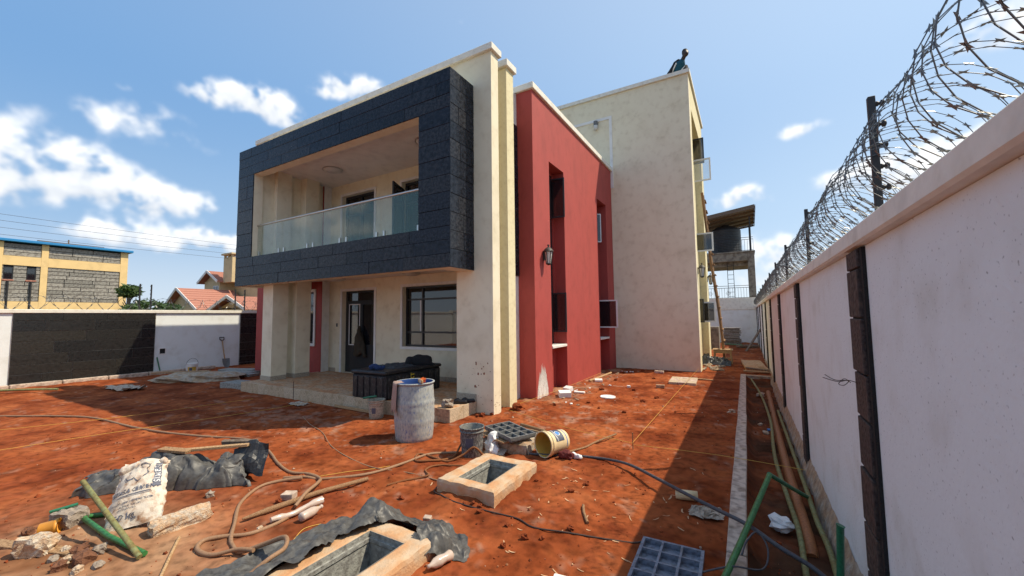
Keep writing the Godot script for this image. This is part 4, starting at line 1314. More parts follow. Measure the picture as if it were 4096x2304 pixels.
	bx(s, -14.29, -4.41, 2.95, 3.20, -13.86, -7.99)
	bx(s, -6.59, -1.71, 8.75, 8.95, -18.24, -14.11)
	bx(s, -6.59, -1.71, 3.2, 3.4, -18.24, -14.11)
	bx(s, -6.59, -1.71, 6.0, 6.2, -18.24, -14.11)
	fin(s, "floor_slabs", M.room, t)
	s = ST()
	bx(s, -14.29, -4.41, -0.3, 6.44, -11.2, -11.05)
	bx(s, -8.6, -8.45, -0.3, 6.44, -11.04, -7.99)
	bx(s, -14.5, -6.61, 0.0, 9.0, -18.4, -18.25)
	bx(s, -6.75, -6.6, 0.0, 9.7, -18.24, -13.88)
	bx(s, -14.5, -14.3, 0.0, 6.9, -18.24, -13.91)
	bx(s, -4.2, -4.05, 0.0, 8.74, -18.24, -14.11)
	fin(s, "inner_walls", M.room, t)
	s = ST()
	bx(s, -14.29, -6.76, 6.60, 6.75, -18.24, -13.88)
	fin(s, "rear_roof", M.concrete, t)
	# lamps on the house
	lantern(V(-3.925, 3.17, -8.22), V(1, 0, 0), "black lantern with white glass on the sunlit red wall")
	lantern(V(-1.275, 3.20, -14.25), V(1, 0, 0), "black lantern on the near edge of the cream tower")
	lantern(V(-1.275, 3.20, -17.95), V(1, 0, 0), "black lantern on the far pier of the cream tower, behind the pole ladder")
	var bh = thing("bulkhead_lamp", "small grey bulkhead lamp inside the white moulding on the tower", "wall lamp", V(-4.40, 8.70, -13.868))
	s = ST(false)
	lathe(s, [[0.0, 0.0], [0.075, 0.0], [0.078, 0.03], [0.078, 0.15], [0.0, 0.15]], 12, Transform3D(Basis(), V(0, 0, 0.085)), true)
	fin(s, "body", M.cover, bh)
	s = ST(false)
	lathe(s, [[0.0, -0.17], [0.05, -0.165], [0.07, -0.14], [0.073, -0.002], [0.0, -0.002]], 12, Transform3D(Basis(), V(0, 0, 0.085)))
	fin(s, "lamp_glass", M.lampglass, bh)
	ceiling_lamp(V(-9.50, 5.838, -6.75), "round ceiling lamp over the balcony, left one", 0.24)
	ceiling_lamp(V(-6.15, 5.838, -6.75), "round ceiling lamp over the balcony, at the right end", 0.24)
	ceiling_lamp(V(-7.18, 2.918, -7.35), "round ceiling lamp under the porch near the window", 0.22)
	ceiling_lamp(V(-9.85, 2.918, -7.2), "round ceiling lamp under the porch before the door", 0.22)

# ---------------------------------------------------------------- yard things
func manhole(called, label, o, i, top, sd):
	# concrete surround of an inspection chamber: outer and inner rectangle [x0 x1 z0 z1]
	var t = thing(called, label, "manhole", V((o[0] + o[1]) / 2.0, 0, (o[2] + o[3]) / 2.0))
	var P = t.position
	var nz = noise(sd, 5.0, 3)
	var ring = func(s, prof, amp):
		var k = 14
		var loop = []
		for e in prof:
			var f = e[0]
			var x0 = lerpf(i[0], o[0], f); var x1 = lerpf(i[1], o[1], f); var z0 = lerpf(i[2], o[2], f); var z1 = lerpf(i[3], o[3], f)
			var C = [V(x0, e[1], z1), V(x1, e[1], z1), V(x1, e[1], z0), V(x0, e[1], z0)]
			var l = []
			for c in 4:
				for m in k:
					var p = C[c].lerp(C[(c + 1) % 4], float(m) / k)
					if amp > 0.0:
						p += V(nz.get_noise_3dv(p), nz.get_noise_3d(p.x + 9.0, p.y, p.z) * 0.8, nz.get_noise_3d(p.x, p.y + 9.0, p.z)) * amp * e[2]
					l.append(p - P)
			loop.append(l)
		s.set_smooth_group(-1)
		for a in loop.size() - 1:
			var n = loop[a].size()
			for m in n:
				var m2 = (m + 1) % n
				quad(s, loop[a][m], loop[a][m2], loop[a + 1][m2], loop[a + 1][m])
	var s = ST()
	ring.call(s, [[1.02, -0.2, 1.0], [1.01, 0.0, 1.0], [1.0, top - 0.035, 1.3], [0.94, top - 0.006, 1.0], [0.7, top, 0.5], [0.4, top + 0.002, 0.5], [0.08, top, 0.3], [0.0, top - 0.006, 0.2], [0.0, top - 0.07, 0.0]], 0.014)
	fin(s, "surround", M.render, t)
	s = ST()
	ring.call(s, [[0.0, top - 0.004, 0.0], [-0.02, top - 0.004, 0.0], [-0.02, top - 0.045, 0.0], [-0.11, top - 0.047, 0.0], [-0.115, top - 0.075, 0.0], [-0.06, top - 0.09, 0.0]], 0.0)
	fin(s, "cover_frame", M.grey, t)
	s = ST()
	ring.call(s, [[-0.06, top - 0.089, 0.0], [-0.06, -0.6, 0.3], [-0.08, -1.2, 0.3]], 0.006)
	fin(s, "shaft", M.grey, t)
	s = ST()
	bx(s, i[0] - P.x, i[1] - P.x, -1.25, -1.19, i[2] - P.z, i[3] - P.z)
	fin(s, "chamber_floor", M.grey, t)
	return t

func waffle(called, label, xf, w, l, nx, nz, m):
	var t = thing(called, label, "manhole cover")
	t.transform = xf
	var s = ST()
	var hs = []
	var fr = 0.022
	var rb = 0.016
	var cw = (w - 2 * fr - (nx - 1) * rb) / nx
	var cl = (l - 2 * fr - (nz - 1) * rb) / nz
	for a in nx:
		for b in nz:
			var x = -w / 2.0 + fr + a * (cw + rb)
			var z = -l / 2.0 + fr + b * (cl + rb)
			hs.append([x, x + cw, z, z + cl])
	panel(s, "y", -w / 2.0, w / 2.0, -l / 2.0, l / 2.0, -0.012, 0.028, hs)
	fin(s, "ribs", m, t)
	s = ST()
	bx(s, -w / 2.0 + 0.004, w / 2.0 - 0.004, -0.028, -0.0125, -l / 2.0 + 0.004, l / 2.0 - 0.004, 0.003)
	fin(s, "base_plate", m, t)
	return t

func bucket(called, label, xf, rt, rb, h, m, inner, group = ""):
	var t = thing(called, label, "bucket", Vector3.ZERO, 0.0, group)
	t.transform = xf
	var s = ST(false)
	var prof = [[0.0, 0.0], [rb - 0.004, 0.0], [rb, 0.006]]
	var ys = [0.30, 0.62, 0.80]
	for y in ys: prof.append([lerpf(rb, rt, y), y * h])
	prof += [[rt - 0.001, h * 0.84], [rt + 0.008, h * 0.845], [rt + 0.008, h * 0.865], [rt - 0.001, h * 0.87], [rt + 0.001, h * 0.95], [rt + 0.010, h * 0.955], [rt + 0.010, h], [rt, h], [rt - 0.004, h - 0.004]]
	lathe(s, prof, 26, Transform3D(), false)
	fin(s, "shell", m, t)
	s = ST(false)
	lathe(s, [[rt - 0.004, h - 0.004], [lerpf(rb, rt, 0.5) - 0.005, h * 0.5], [rb - 0.006, 0.008], [0.0, 0.008]], 26, Transform3D(), false)
	fin(s, "inside", inner, t)
	return t

func wrap_label(t, r0, r1, h, a0, a1, y0, y1, m, called, lift = 0.0015, n = 14):
	# flat print following a bucket's side
	var s = ST(false)
	sheet(s, n, 2, func(u, v):
		var y = lerpf(y0, y1, v)
		var r = lerpf(r0, r1, y / h) + lift
		var a = lerpf(a0, a1, u)
		return V(r * sin(a), y, r * cos(a)))
	return fin(s, called, m, t)

func ring_label(t, r0, r1, h, ac, yc, ra, m, called, lift):
	var s = ST(false)
	s.set_smooth_group(0)
	var P = func(a, y):
		var r = lerpf(r0, r1, y / h) + lift
		return V(r * sin(a), y, r * cos(a))
	for k in 14:
		var b0 = TAU * k / 14.0; var b1 = TAU * (k + 1) / 14.0
		tri(s, P.call(ac, yc), P.call(ac + ra * cos(b0) / r1, yc + ra * sin(b0)), P.call(ac + ra * cos(b1) / r1, yc + ra * sin(b1)))
	return fin(s, called, m, t)

func pipe(called, label, category, pts, r, m, n = 8, steps = 6, group = ""):
	var s = ST(false)
	var line = smooth(pts, steps) if steps > 1 else pts
	if called == "hose" and r is float:
		# soft hose: flattened a little here and there
		var hz = noise(int(absf(pts[0].x) * 1000.0), 3.0, 2)
		var rr = []
		for q in line: rr.append(r * (1.0 + 0.18 * hz.get_noise_3dv(q)))
		tube(s, line, rr, n)
	else:
		tube(s, line, r, n)
	var o = fin(s, called, m)
	tag(o, label, category, group)
	return o

func gpts(l, up):
	var out = []
	for p in l: out.append(on(p[0], p[1], up + (p[2] if p.size() > 2 else 0.0)))
	return out

func crumple(called, label, category, f, nu, nv, m, flat = true):
	var s = ST(flat)
	sheet(s, nu, nv, f, flat)
	var o = fin(s, called, m)
	tag(o, label, category)
	return o

func stone(called, label, at, h, sd, m, turn = 0.0, tilt = 0.0, group = "", detail = 8):
	var s = ST()
	rock(s, Vector3.ZERO, h, sd, 0.42, detail, detail + 4)
	var o = fin(s, called, m, null, Transform3D(Basis(Vector3.UP, turn) * Basis(Vector3.RIGHT, tilt), at))
	tag(o, label, "stone", group)
	return o

func broken(called, label, at, h, sd, m, turn, amp = 0.12):
	var s = ST()
	chunk(s, h, sd, amp)
	var o = fin(s, called, m, null, Transform3D(Basis(Vector3.UP, turn), at))
	tag(o, label, "stone")
	return o

func board(called, label, category, c, size, turn, tilt, m, roll = 0.0, group = ""):
	var o = inst(called, boxmesh(size.x, size.y, size.z, minf(0.004, size.y * 0.3)), m, null, Transform3D(Basis(Vector3.UP, turn) * Basis(Vector3.RIGHT, tilt) * Basis(Vector3.BACK, roll), c))
	tag(o, label, category, group)
	return o

func yard():
	var s
	var t
	# ------------- chambers and covers
	manhole("manhole_surround", "open concrete manhole surround in the middle of the yard", HOLES[0], [-2.67, -2.30, -4.03, -3.43], 0.14, 201)
	manhole("manhole_surround", "open concrete manhole surround at the bottom edge, half under black polythene", HOLES[1], [-2.63, -2.26, -2.26, -1.62], 0.14, 202)
	t = thing("concrete_slab", "rough concrete chamber top behind the dark bucket, carrying a grid cover", "slab", V(-2.86, 0, -5.0))
	s = ST()
	var nz = noise(203, 5.0, 3)
	sheet(s, 10, 8, func(u, v):
		var e = minf(minf(u, 1.0 - u), minf(v, 1.0 - v))
		return V(lerpf(-0.35, 0.35, v), 0.16 - 0.03 * float(e < 0.01) + nz.get_noise_2d(u * 2.0, v * 2.0) * 0.006, lerpf(-0.35, 0.35, u)), true)
	for side in 4:
		var B = Basis(Vector3.UP, side * PI / 2.0)
		sheet(s, 10, 4, func(u, v):
			var p = V(lerpf(-0.35, 0.35, u), lerpf(-0.1, 0.13, v), 0.35 + 0.02 * (1.0 - v))
			p += V(0, 0, nz.get_noise_3d(p.x * 3.0 + side * 5.0, p.y * 4.0, 0.0) * 0.025 * sin(v * PI))
			return B * p, true)
	fin(s, "slab_body", M.concrete, t)
	board("shutter_board", "worn board under the grey grid cover", "board", V(-3.0, 0.175, -4.80), V(0.66, 0.022, 0.40), -0.38, 0.0, M.wood)
	waffle("grid_cover", "grey waffle grid manhole cover lying on the concrete slab", Transform3D(Basis(Vector3.UP, -0.41) * Basis(Vector3.BACK, -0.05), V(-2.86, 0.235, -4.82)), 0.62, 0.42, 4, 3, M.cover)
	waffle("grid_cover", "blue grey waffle grid manhole cover on the ground beside the kerb", Transform3D(Basis(Vector3.UP, 0.03) * Basis(Vector3.RIGHT, -0.02), on(-0.555, -3.08, 0.034)), 0.44, 0.63, 3, 4, M.coverblue)
	s = ST(false)
	tube(s, [V(-2.95, 0.20, -5.30), V(-2.5, 0.195, -5.18)], [0.026, 0.024], 8)
	tag(fin(s, "short_pole", M.bark), "short debarked pole at the back of the concrete slab", "pole")
	board("folded_card", "folded brown card leaning at the foot of the concrete slab", "card", on(-2.92, -4.55, 0.03), V(0.28, 0.012, 0.14), 0.1, 0.25, M.paper)
	board("folded_card", "flat brown card on the ground before the concrete slab", "card", on(-2.95, -4.50, 0.008), V(0.34, 0.008, 0.15), -0.15, 0.0, M.wood)
	# ------------- drum
	t = thing("plastic_drum", "tall cement stained blue plastic drum in front of the porch", "drum", on(-4.36, -4.55, -0.01))
	s = ST(false)
	var pr = [[0.0, 0.0], [0.25, 0.0], [0.268, 0.012], [0.272, 0.05]]
	for i in 25:
		var y = 0.06 + 0.74 * i / 24.0
		var bulge = 0.272 + 0.022 * sin(PI * clampf((y - 0.03) / 0.8, 0.0, 1.0))
		for rb in [0.29, 0.56]:
			bulge += 0.010 * exp(-pow((y - rb) / 0.014, 2.0))
		pr.append([bulge, y])
	pr += [[0.270, 0.815], [0.292, 0.822], [0.298, 0.832], [0.296, 0.842], [0.286, 0.846], [0.272, 0.842]]
	lathe(s, pr, 40, Transform3D(), false)
	fin(s, "shell", M.drum, t)
	s = ST(false)
	lathe(s, [[0.272, 0.842], [0.266, 0.80], [0.28, 0.45], [0.262, 0.10], [0.0, 0.09]], 40, Transform3D(), false)
	fin(s, "inside", M.drumin, t)
	s = ST(false)
	lathe(s, [[0.264, 0.62], [0.0, 0.62]], 30, Transform3D(), false)
	fin(s, "water", mat("still water", Color(0.015, 0.05, 0.13), 0.05, {"spec": 0.6}), t)
	# rag over the drum rim, towards the left of the camera
	var rag = thing("rag", "dusty pink rag hanging over the left rim of the blue drum", "rag", t.position)
	s = ST(false)
	var rz = noise(207, 2.0, 3)
	sheet(s, 16, 26, func(u, v):
		var a = lerpf(-1.02, -0.12, u) + rz.get_noise_2d(u * 2.0, v) * 0.05
		var ln = 0.42 + 0.05 * sin(u * 9.0) + rz.get_noise_1d(u * 6.0) * 0.08
		var q = v * (ln + 0.10) - 0.10
		var fold = 0.012 * sin(u * 19.0 + v) * clampf(v, 0.0, 1.0)
		if q < 0.0: return V(sin(a) * (0.286 + q), 0.852 + 0.01 * fold, cos(a) * (0.286 + q))
		var r = 0.300 + 0.012 + fold + 0.015 * minf(q * 4.0, 1.0)
		return V(sin(a) * r, 0.852 - q, cos(a) * r))
	fin(s, "cloth", M.ragcloth, rag)
	# scrubbing brush on the rim
	var br = thing("scrubbing_brush", "wooden brush with orange bristles resting on the right rim of the drum", "brush", t.position + V(0.235, 0.848, 0.10), -0.5)
	s = ST()
	bx(s, -0.075, 0.075, 0.0, 0.055, 0.0, 0.035, 0.010)
	fin(s, "handle_block", M.woodpale, br)
	s = ST()
	for i in 70:
		var p = V(R(-0.075, 0.065), R(0.006, 0.056), 0.0)
		bar(s, p, p + V(R(-0.012, 0.012), R(0.0, 0.022), -R(0.035, 0.05)), 0.006, 0.006)
	fin(s, "bristles", M.orangebrush, br)
	s = ST()
	bx(s, 0.01, 0.05, 0.015, 0.042, 0.0352, 0.036)
	fin(s, "paper_label", M.labelwhite, br)
	# ------------- buckets
	var b1 = bucket("paint_bucket", "cement splashed bucket standing against the porch edge", Transform3D(Basis(), on(-5.92, -5.20, -0.005)), 0.145, 0.125, 0.33, M.splashed, M.splashed)
	var wl = wrap_label(b1, 0.125, 0.145, 0.33, 0.2, 0.75, 0.10, 0.20, M.label, "label_remnant")
	pipe("green_pipe", "short green pipe poking left out of the bucket by the porch", "pipe", [V(-5.98, 0.36, -5.24), V(-6.25, 0.31, -5.18)], 0.018, M.teal, 8, 1)
	var b2 = bucket("black_bucket", "black bucket streaked with grey cement beside the blue drum", Transform3D(Basis(), on(-3.18, -4.38, -0.005)), 0.155, 0.132, 0.375, M.darkbucket, M.grey)
	wrap_label(b2, 0.132, 0.155, 0.375, 0.05, 0.75, 0.14, 0.25, M.label, "worn_label")
	s = ST(false)
	var hp = []
	for i in 15:
		var a = PI * i / 14.0
		hp.append(V(0.166 * cos(a) * 0.72 + 0.04, 0.325 - 0.20 * sin(a), 0.166 * cos(a) * -0.7 + 0.13 * sin(a)))
	tube(s, hp, 0.0035, 5)
	fin(s, "handle", M.zinc, b2)
	var ax = V(0.36, -0.03, -0.93).normalized()
	var bz = ax.cross(Vector3.UP).normalized()
	# the bucket lies on its side: its base end points away
	var lb = Transform3D(Basis(bz, -ax, bz.cross(-ax)), V(-2.30, 0.165, -4.74) + ax * 0.33)
	var b3 = bucket("cream_bucket", "cream and yellow bucket lying on its side with its mouth to the camera", lb, 0.155, 0.135, 0.36, M.creamplastic, M.yellowplastic)
	var best = 0.0
	var bd = -9.0
	for k in 64:
		var a = TAU * k / 64.0
		var d = (lb.basis * V(sin(a), 0, cos(a))).dot(V(0.40, 0.85, 0.35))
		if d > bd: bd = d; best = a
	wrap_label(b3, 0.135, 0.155, 0.36, best - 0.75, best + 0.75, 0.10, 0.25, M.label, "dark_label")
	ring_label(b3, 0.135, 0.155, 0.36, best, 0.175, 0.042, M.labelwhite, "logo_ring", 0.003)
	ring_label(b3, 0.135, 0.155, 0.36, best, 0.175, 0.034, M.labelblue, "logo_disc", 0.0042)
	for k in 12:
		wrap_label(b3, 0.135, 0.155, 0.36, best - 0.68 + k * 0.115, best - 0.62 + k * 0.115, 0.225 - 0.02 * absf(k - 5.5) / 5.5, 0.243 - 0.02 * absf(k - 5.5) / 5.5, M.labelwhite, "label_lettering", 0.003, 2)
	wrap_label(b3, 0.135, 0.155, 0.36, best - 1.4, best + 1.4, 0.045, 0.055, M.labelblue, "label_band", 0.002, 20)
	# small white sack of cement behind the dark bucket
	var bag = ST(false)
	blob(bag, [[V(0, 0.05, 0), V(0.05, 0.06, 0.02), 0.055, 0.06], [V(0.0, 0.10, -0.02), V(0.03, 0.19, -0.03), 0.075, 0.06], [V(0.06, 0.06, 0.05), V(0.12, 0.04, 0.06), 0.05, 0.035]], V(-0.14, -0.03, -0.14), V(0.22, 0.33, 0.16), 0.014, 0.03, noise(209, 11.0, 3), 0.055)
	tag(fin(bag, "paper_bag", M.poly, null, Transform3D(Basis(), on(-3.02, -4.58, 0.0))), "crumpled white paper bag squeezed between dark bucket and slab", "bag")
	var nb = ST(false)
	blob(nb, [[V(-0.06, 0.04, 0), V(0.03, 0.05, 0.01), 0.05, 0.055]], V(-0.14, -0.03, -0.1), V(0.12, 0.14, 0.1), 0.012, 0.03, noise(210, 16.0, 3), 0.03)
	tag(fin(nb, "net_bag", M.net, null, Transform3D(Basis(), on(-2.02, -4.80, 0.0))), "maroon net bag on the black hose right of the lying bucket", "bag")
	nb = ST(false)
	blob(nb, [[V(-0.03, 0.04, 0), V(0.07, 0.03, 0.0), 0.035, 0.02]], V(-0.1, -0.02, -0.08), V(0.14, 0.1, 0.08), 0.01, 0.03, noise(211, 14.0, 3), 0.02)
	tag(fin(nb, "paper_wad", M.poly, null, Transform3D(Basis(), on(-1.93, -4.88, 0.0))), "white paper wad stuffed beside the maroon net bag", "paper")
	# ------------- tank on the porch
	t = thing("water_tank", "low rectangular black plastic tank standing on the porch", "tank", V(-6.43, 0.236, -6.23))
	s = ST()
	cbox(s, V(0, 0.235, 0), V(0.475, 0.235, 0.80), 0.03)
	fin(s, "body", M.tank, t)
	for i in 5:
		s = ST()
		cbox(s, V(-0.36 + i * 0.18, 0.225, 0.806), V(0.06, 0.205, 0.016), 0.01)
		fin(s, "rib", M.tank, t)
	for i in 8:
		s = ST()
		cbox(s, V(0.481, 0.225, -0.66 + i * 0.19), V(0.016, 0.205, 0.06), 0.01)
		fin(s, "rib", M.tank, t)
	s = ST()
	cbox(s, V(0, 0.505, 0), V(0.492, 0.034, 0.825), 0.022)
	fin(s, "lid", M.tank, t)
	s = ST()
	words(s, "KT", 0.10, func(p): return V(0.4995, 0.37 + p.x, 0.10 + p.y))
	fin(s, "yellow_lettering", M.yellowprint, t)
	var cl = ST(false)
	blob(cl, [[V(-0.10, 0.05, 0), V(-0.02, 0.06, 0.03), 0.06, 0.055], [V(0.04, 0.045, 0.02), V(0.16, 0.035, -0.02), 0.05, 0.03]], V(-0.2, -0.02, -0.12), V(0.24, 0.16, 0.14), 0.014, 0.04, noise(213, 9.0, 3), 0.035)
	tag(fin(cl, "blue_cloth", M.bluecloth, null, Transform3D(Basis(Vector3.UP, 0.2), V(-6.45, 0.775, -5.66))), "navy blue bundled cloth on the near end of the black tank", "cloth")
	cl = ST(false)
	blob(cl, [[V(-0.20, 0.07, 0), V(0.16, 0.08, 0.0), 0.11, 0.11], [V(-0.05, 0.12, 0), V(0.05, 0.13, 0), 0.09, 0.08], [V(0.2, 0.04, 0.06), V(0.34, 0.015, 0.10), 0.025, 0.02]], V(-0.36, -0.03, -0.2), V(0.42, 0.27, 0.2), 0.02, 0.05, noise(214, 5.0, 3), 0.03)
	tag(fin(cl, "backpack", M.blackcloth, null, Transform3D(Basis(Vector3.UP, 0.7), V(-6.20, 0.775, -6.62))), "black backpack lying on the far end of the tank", "backpack")
	crumple("folded_jacket", "charcoal folded jacket spread on the middle of the black tank", "jacket", func(u, v):
		var q = noise(215, 4.0, 3) if not cache.has("q215") else cache["q215"]
		cache["q215"] = q
		var x = lerpf(-6.78, -6.12, v) + q.get_noise_2d(u * 3.0, v * 3.0) * 0.05
		var z = lerpf(-5.80, -6.45, u) + q.get_noise_2d(u * 3.0 + 8.0, v * 3.0) * 0.05
		var e = minf(minf(u, 1.0 - u), minf(v, 1.0 - v)) * 6.0
		return V(x, 0.778 + minf(e, 1.0) * (0.03 + 0.06 * absf(q.get_noise_2d(x * 2.2, z * 2.2))), z), 20, 20, M.greycloth, false)
	# jacket hanging on the door handle
	cl = ST(false)
	blob(cl, [[V(0, 0.86, 0.06), V(0.0, 0.62, 0.08), 0.03, 0.085], [V(0.0, 0.60, 0.08), V(-0.08, 0.10, 0.07), 0.10, 0.10], [V(0.03, 0.60, 0.07), V(0.10, 0.16, 0.07), 0.08, 0.09], [V(0.12, 0.55, 0.06), V(0.24, 0.04, 0.06), 0.05, 0.055]], V(-0.28, -0.08, -0.06), V(0.34, 0.92, 0.22), 0.024, 0.05, noise(216, 5.0, 3), 0.035)
	tag(fin(cl, "hanging_jacket", M.browncloth, null, Transform3D(Basis(), V(-9.66, 0.70, -7.885))), "dark brown jacket hanging from the handle of the porch door", "jacket")
	# shoes and stone on the porch corner
	for k in 2:
		cl = ST(false)
		blob(cl, [[V(-0.09, 0.035, 0), V(0.08, 0.03, 0), 0.032, 0.036], [V(-0.10, 0.05, 0), V(-0.06, 0.07, 0), 0.032, 0.03], [V(-0.12, 0.008, 0), V(0.11, 0.008, 0), 0.012, 0.014]], V(-0.17, -0.01, -0.06), V(0.16, 0.13, 0.06), 0.011, 0.03)
		tag(fin(cl, "shoe", M.rubber, null, Transform3D(Basis(Vector3.UP, 0.55 + k * 0.25), V(-4.52 + k * 0.07, 0.243, -5.90 - k * 0.13))), ["black shoe on the porch corner, the nearer of the pair", "black shoe on the porch corner, the farther of the pair"][k], "shoe", "pair of black shoes")
	stone("stone", "grey brown stone lying on the corner of the porch", V(-4.56, 0.305, -5.56), V(0.10, 0.07, 0.085), 217, M.stoneg, 0.4)
	board("timber_batten", "pale batten lying along the foot of the porch left of the bucket", "board", on(-6.75, -5.33, 0.03), V(1.1, 0.05, 0.035), -0.03, 0.0, M.woodpale)
	var pg = pipe("steel_peg", "thin steel peg standing upright before the porch edge", "peg", [on(-8.76, -5.36, -0.1), on(-8.76, -5.36, 0.42)], 0.007, M.wire, 6, 1)
	crumple("white_rag", "crumpled pale rag on the shaded earth before the porch", "rag", func(u, v):
		var q = cached("q218", func(): return noise(218, 6.0, 3))
		var x = lerpf(-8.45, -8.05, u) + q.get_noise_2d(u * 2.0, v * 2.0) * 0.06
		var z = lerpf(-5.06, -5.28, v) + q.get_noise_2d(u * 2.0 + 5.0, v * 2.0) * 0.05
		return on(x, z, 0.012 + 0.05 * absf(q.get_noise_2d(x * 2.5, z * 2.5))), 12, 9, M.paper)
	# ------------- the two black polythene heaps
	var hn = noise(221, 1.0, 4)
	var A = V(-5.98, 0, -1.36)
	var D = V(1.26, 0, -1.08)
	var W = V(-0.40, 0, -0.36)
	crumple("polythene_heap", "heap of crumpled black polythene behind the cement sack", "plastic sheet", func(u, v):
		var p = A + D * u + W * v
		var r1 = absf(hn.get_noise_2d(p.x * 1.3, p.z * 1.3))
		var r2 = absf(hn.get_noise_2d(p.x * 3.6 + 20.0, p.z * 3.6))
		p += V(hn.get_noise_2d(p.x * 2.5 + 40.0, p.z * 2.5), 0, hn.get_noise_2d(p.x * 2.5, p.z * 2.5 + 40.0)) * 0.14
		var prof = pow(clampf(sin(PI * clampf(v, 0.0, 1.0)), 0.0, 1.0), 0.45) * pow(clampf(sin(PI * (0.04 + 0.92 * u)), 0.0, 1.0), 0.35)
		var peak = 0.16 * exp(-pow((u - 0.92) / 0.07, 2.0) - pow((v - 0.55) / 0.3, 2.0))
		var y = prof * (0.17 + 0.13 * hn.get_noise_2d(p.x * 1.6, p.z * 1.6) + 0.10 * r1 + 0.05 * u + 0.055 * pow(1.0 - absf(hn.get_noise_2d(u * 3.0 + 5.0, v * 2.6 + u * 2.0)), 3.0) - 0.02 * r2) + peak * 0.6 + 0.04 * prof * absf(hn.get_noise_2d(u * 5.0, v * 5.0 + u * 6.0)) + 0.006 * hn.get_noise_2d(p.x * 9.0, p.z * 9.0)
		return V(p.x, gh(p.x, p.z) + 0.004 + maxf(y, 0.0), p.z), 96, 50, M.dustsheet, false)
	crumple("polythene_flap", "stiff flap of black polythene sticking up at the right end of the heap", "plastic sheet", func(u, v):
		var p = V(-5.12 + 0.34 * u, 0, -2.46 - 0.16 * u)
		p.y = 0.06 + v * (0.36 - 0.16 * absf(u - 0.6)) + hn.get_noise_2d(u * 3.0, v * 3.0) * 0.06
		p += V(0.05, 0, 0.06) * sin(v * 3.0 + u * 2.0)
		return p, 10, 8, M.sheet)
	board("sawn_plank", "pale plank lying along the top of the black polythene heap", "plank", V(-5.28, 0.36, -2.30), V(0.75, 0.03, 0.06), 0.70, 0.0, M.woodpale, 0.03)
	board("sawn_plank", "broken grey plank end on the left of the polythene heap", "plank", V(-5.56, 0.36, -2.06), V(0.34, 0.03, 0.10), 0.45, 0.0, M.wood, -0.06)
	board("tin_offcut", "dark sheet metal offcut at the back of the polythene heap", "sheet metal", V(-5.42, 0.30, -2.66), V(0.42, 0.07, 0.05), 0.55, 0.3, M.plank)
	cement_sack()
	# sheet pulled over the near manhole
	var tn = noise(223, 1.1, 4)
	var path = smooth([V(-3.10, 0, -1.00), V(-3.05, 0, -1.45), V(-2.99, 0, -1.85), V(-2.92, 0, -2.20), V(-2.74, 0, -2.50), V(-2.42, 0, -2.60), V(-2.14, 0, -2.53), V(-1.97, 0, -2.40)], 8)
	crumple("polythene_sheet", "black polythene sheet dragged over the nearest manhole", "plastic sheet", func(u, v):
		var f = u * (path.size() - 1)
		var i = mini(int(f), path.size() - 2)
		var c = path[i].lerp(path[i + 1], f - i)
		var d = (path[i + 1] - path[i]).normalized()
		var n = V(-d.z, 0, d.x)
		var w = lerpf(0.72, 0.34, smoothstep(0.1, 0.75, u)) * (1.0 + 0.25 * tn.get_noise_1d(u * 9.0))
		var p = c + n * (v - 0.5) * w
		p += V(tn.get_noise_2d(p.x * 2.0, p.z * 2.0), 0, tn.get_noise_2d(p.x * 2.0 + 30.0, p.z * 2.0)) * 0.07
		var base = gh(p.x, p.z) + 0.008
		var h = HOLES[1]
		var inx = minf(p.x - h[0], h[1] - p.x)
		var inz = minf(p.z - h[2], h[3] - p.z)
		base = lerpf(base, 0.152, smoothstep(-0.14, 0.0, minf(inx, inz)))
		var r1 = absf(tn.get_noise_2d(p.x * 1.5, p.z * 1.5))
		var r2 = absf(tn.get_noise_2d(p.x * 5.0, p.z * 5.0 + 9.0))
		var r3 = tn.get_noise_2d(p.x * 12.0, p.z * 12.0)
		var hump = exp(-pow((u - 0.55) / 0.07, 2.0)) * 0.12 + exp(-pow((u - 0.80) / 0.07, 2.0)) * 0.07
		var hang = smoothstep(0.90, 1.0, u) * 0.10
		return V(p.x, maxf(gh(p.x, p.z) + 0.006, base + 0.10 * r1 + 0.03 * r2 + 0.006 * r3 + 0.03 * absf(tn.get_noise_2d(u * 4.0, v * 6.0 + u * 5.0)) + hump * sin(PI * v) - hang), p.z), 110, 34, M.dustsheet, false)
	# ------------- hoses, cables, strings
	pipe("hose", "long dusty brown hose snaking across the yard from the left", "hose", gpts([[-14.2, -1.1], [-12.42, -1.82], [-11.2, -2.35], [-10.33, -2.61], [-9.11, -2.75], [-8.1, -2.88], [-7.34, -3.12], [-6.75, -3.29], [-6.23, -3.30], [-5.63, -3.14], [-5.09, -2.94], [-4.70, -2.86], [-4.46, -2.92], [-4.20, -2.90, 0.02], [-3.98, -2.72, 0.05], [-3.86, -2.52, 0.06], [-3.78, -2.36, 0.02]], 0.013), 0.0175, M.hose)
	pipe("hose", "brown hose running from the crossing to the dark bucket", "hose", gpts([[-4.62, -2.74], [-4.40, -2.86], [-4.23, -2.93], [-3.92, -3.17], [-3.80, -3.42], [-3.73, -3.74], [-3.67, -4.06], [-3.53, -4.25], [-3.38, -4.34]], 0.012), 0.0165, M.hose)
	pipe("hose", "looped brown hose curling round the bottom left foreground", "hose", gpts([[-4.37, -2.80, 0.02], [-4.54, -2.63], [-4.57, -2.44], [-4.34, -2.15], [-3.98, -1.93], [-3.74, -1.79], [-3.60, -1.74], [-3.44, -1.72, 0.01], [-3.24, -1.80, 0.10], [-3.05, -1.83, 0.18], [-2.90, -1.74, 0.17], [-2.86, -1.60, 0.16], [-2.95, -1.42, 0.05]], 0.012), 0.0165, M.hose)
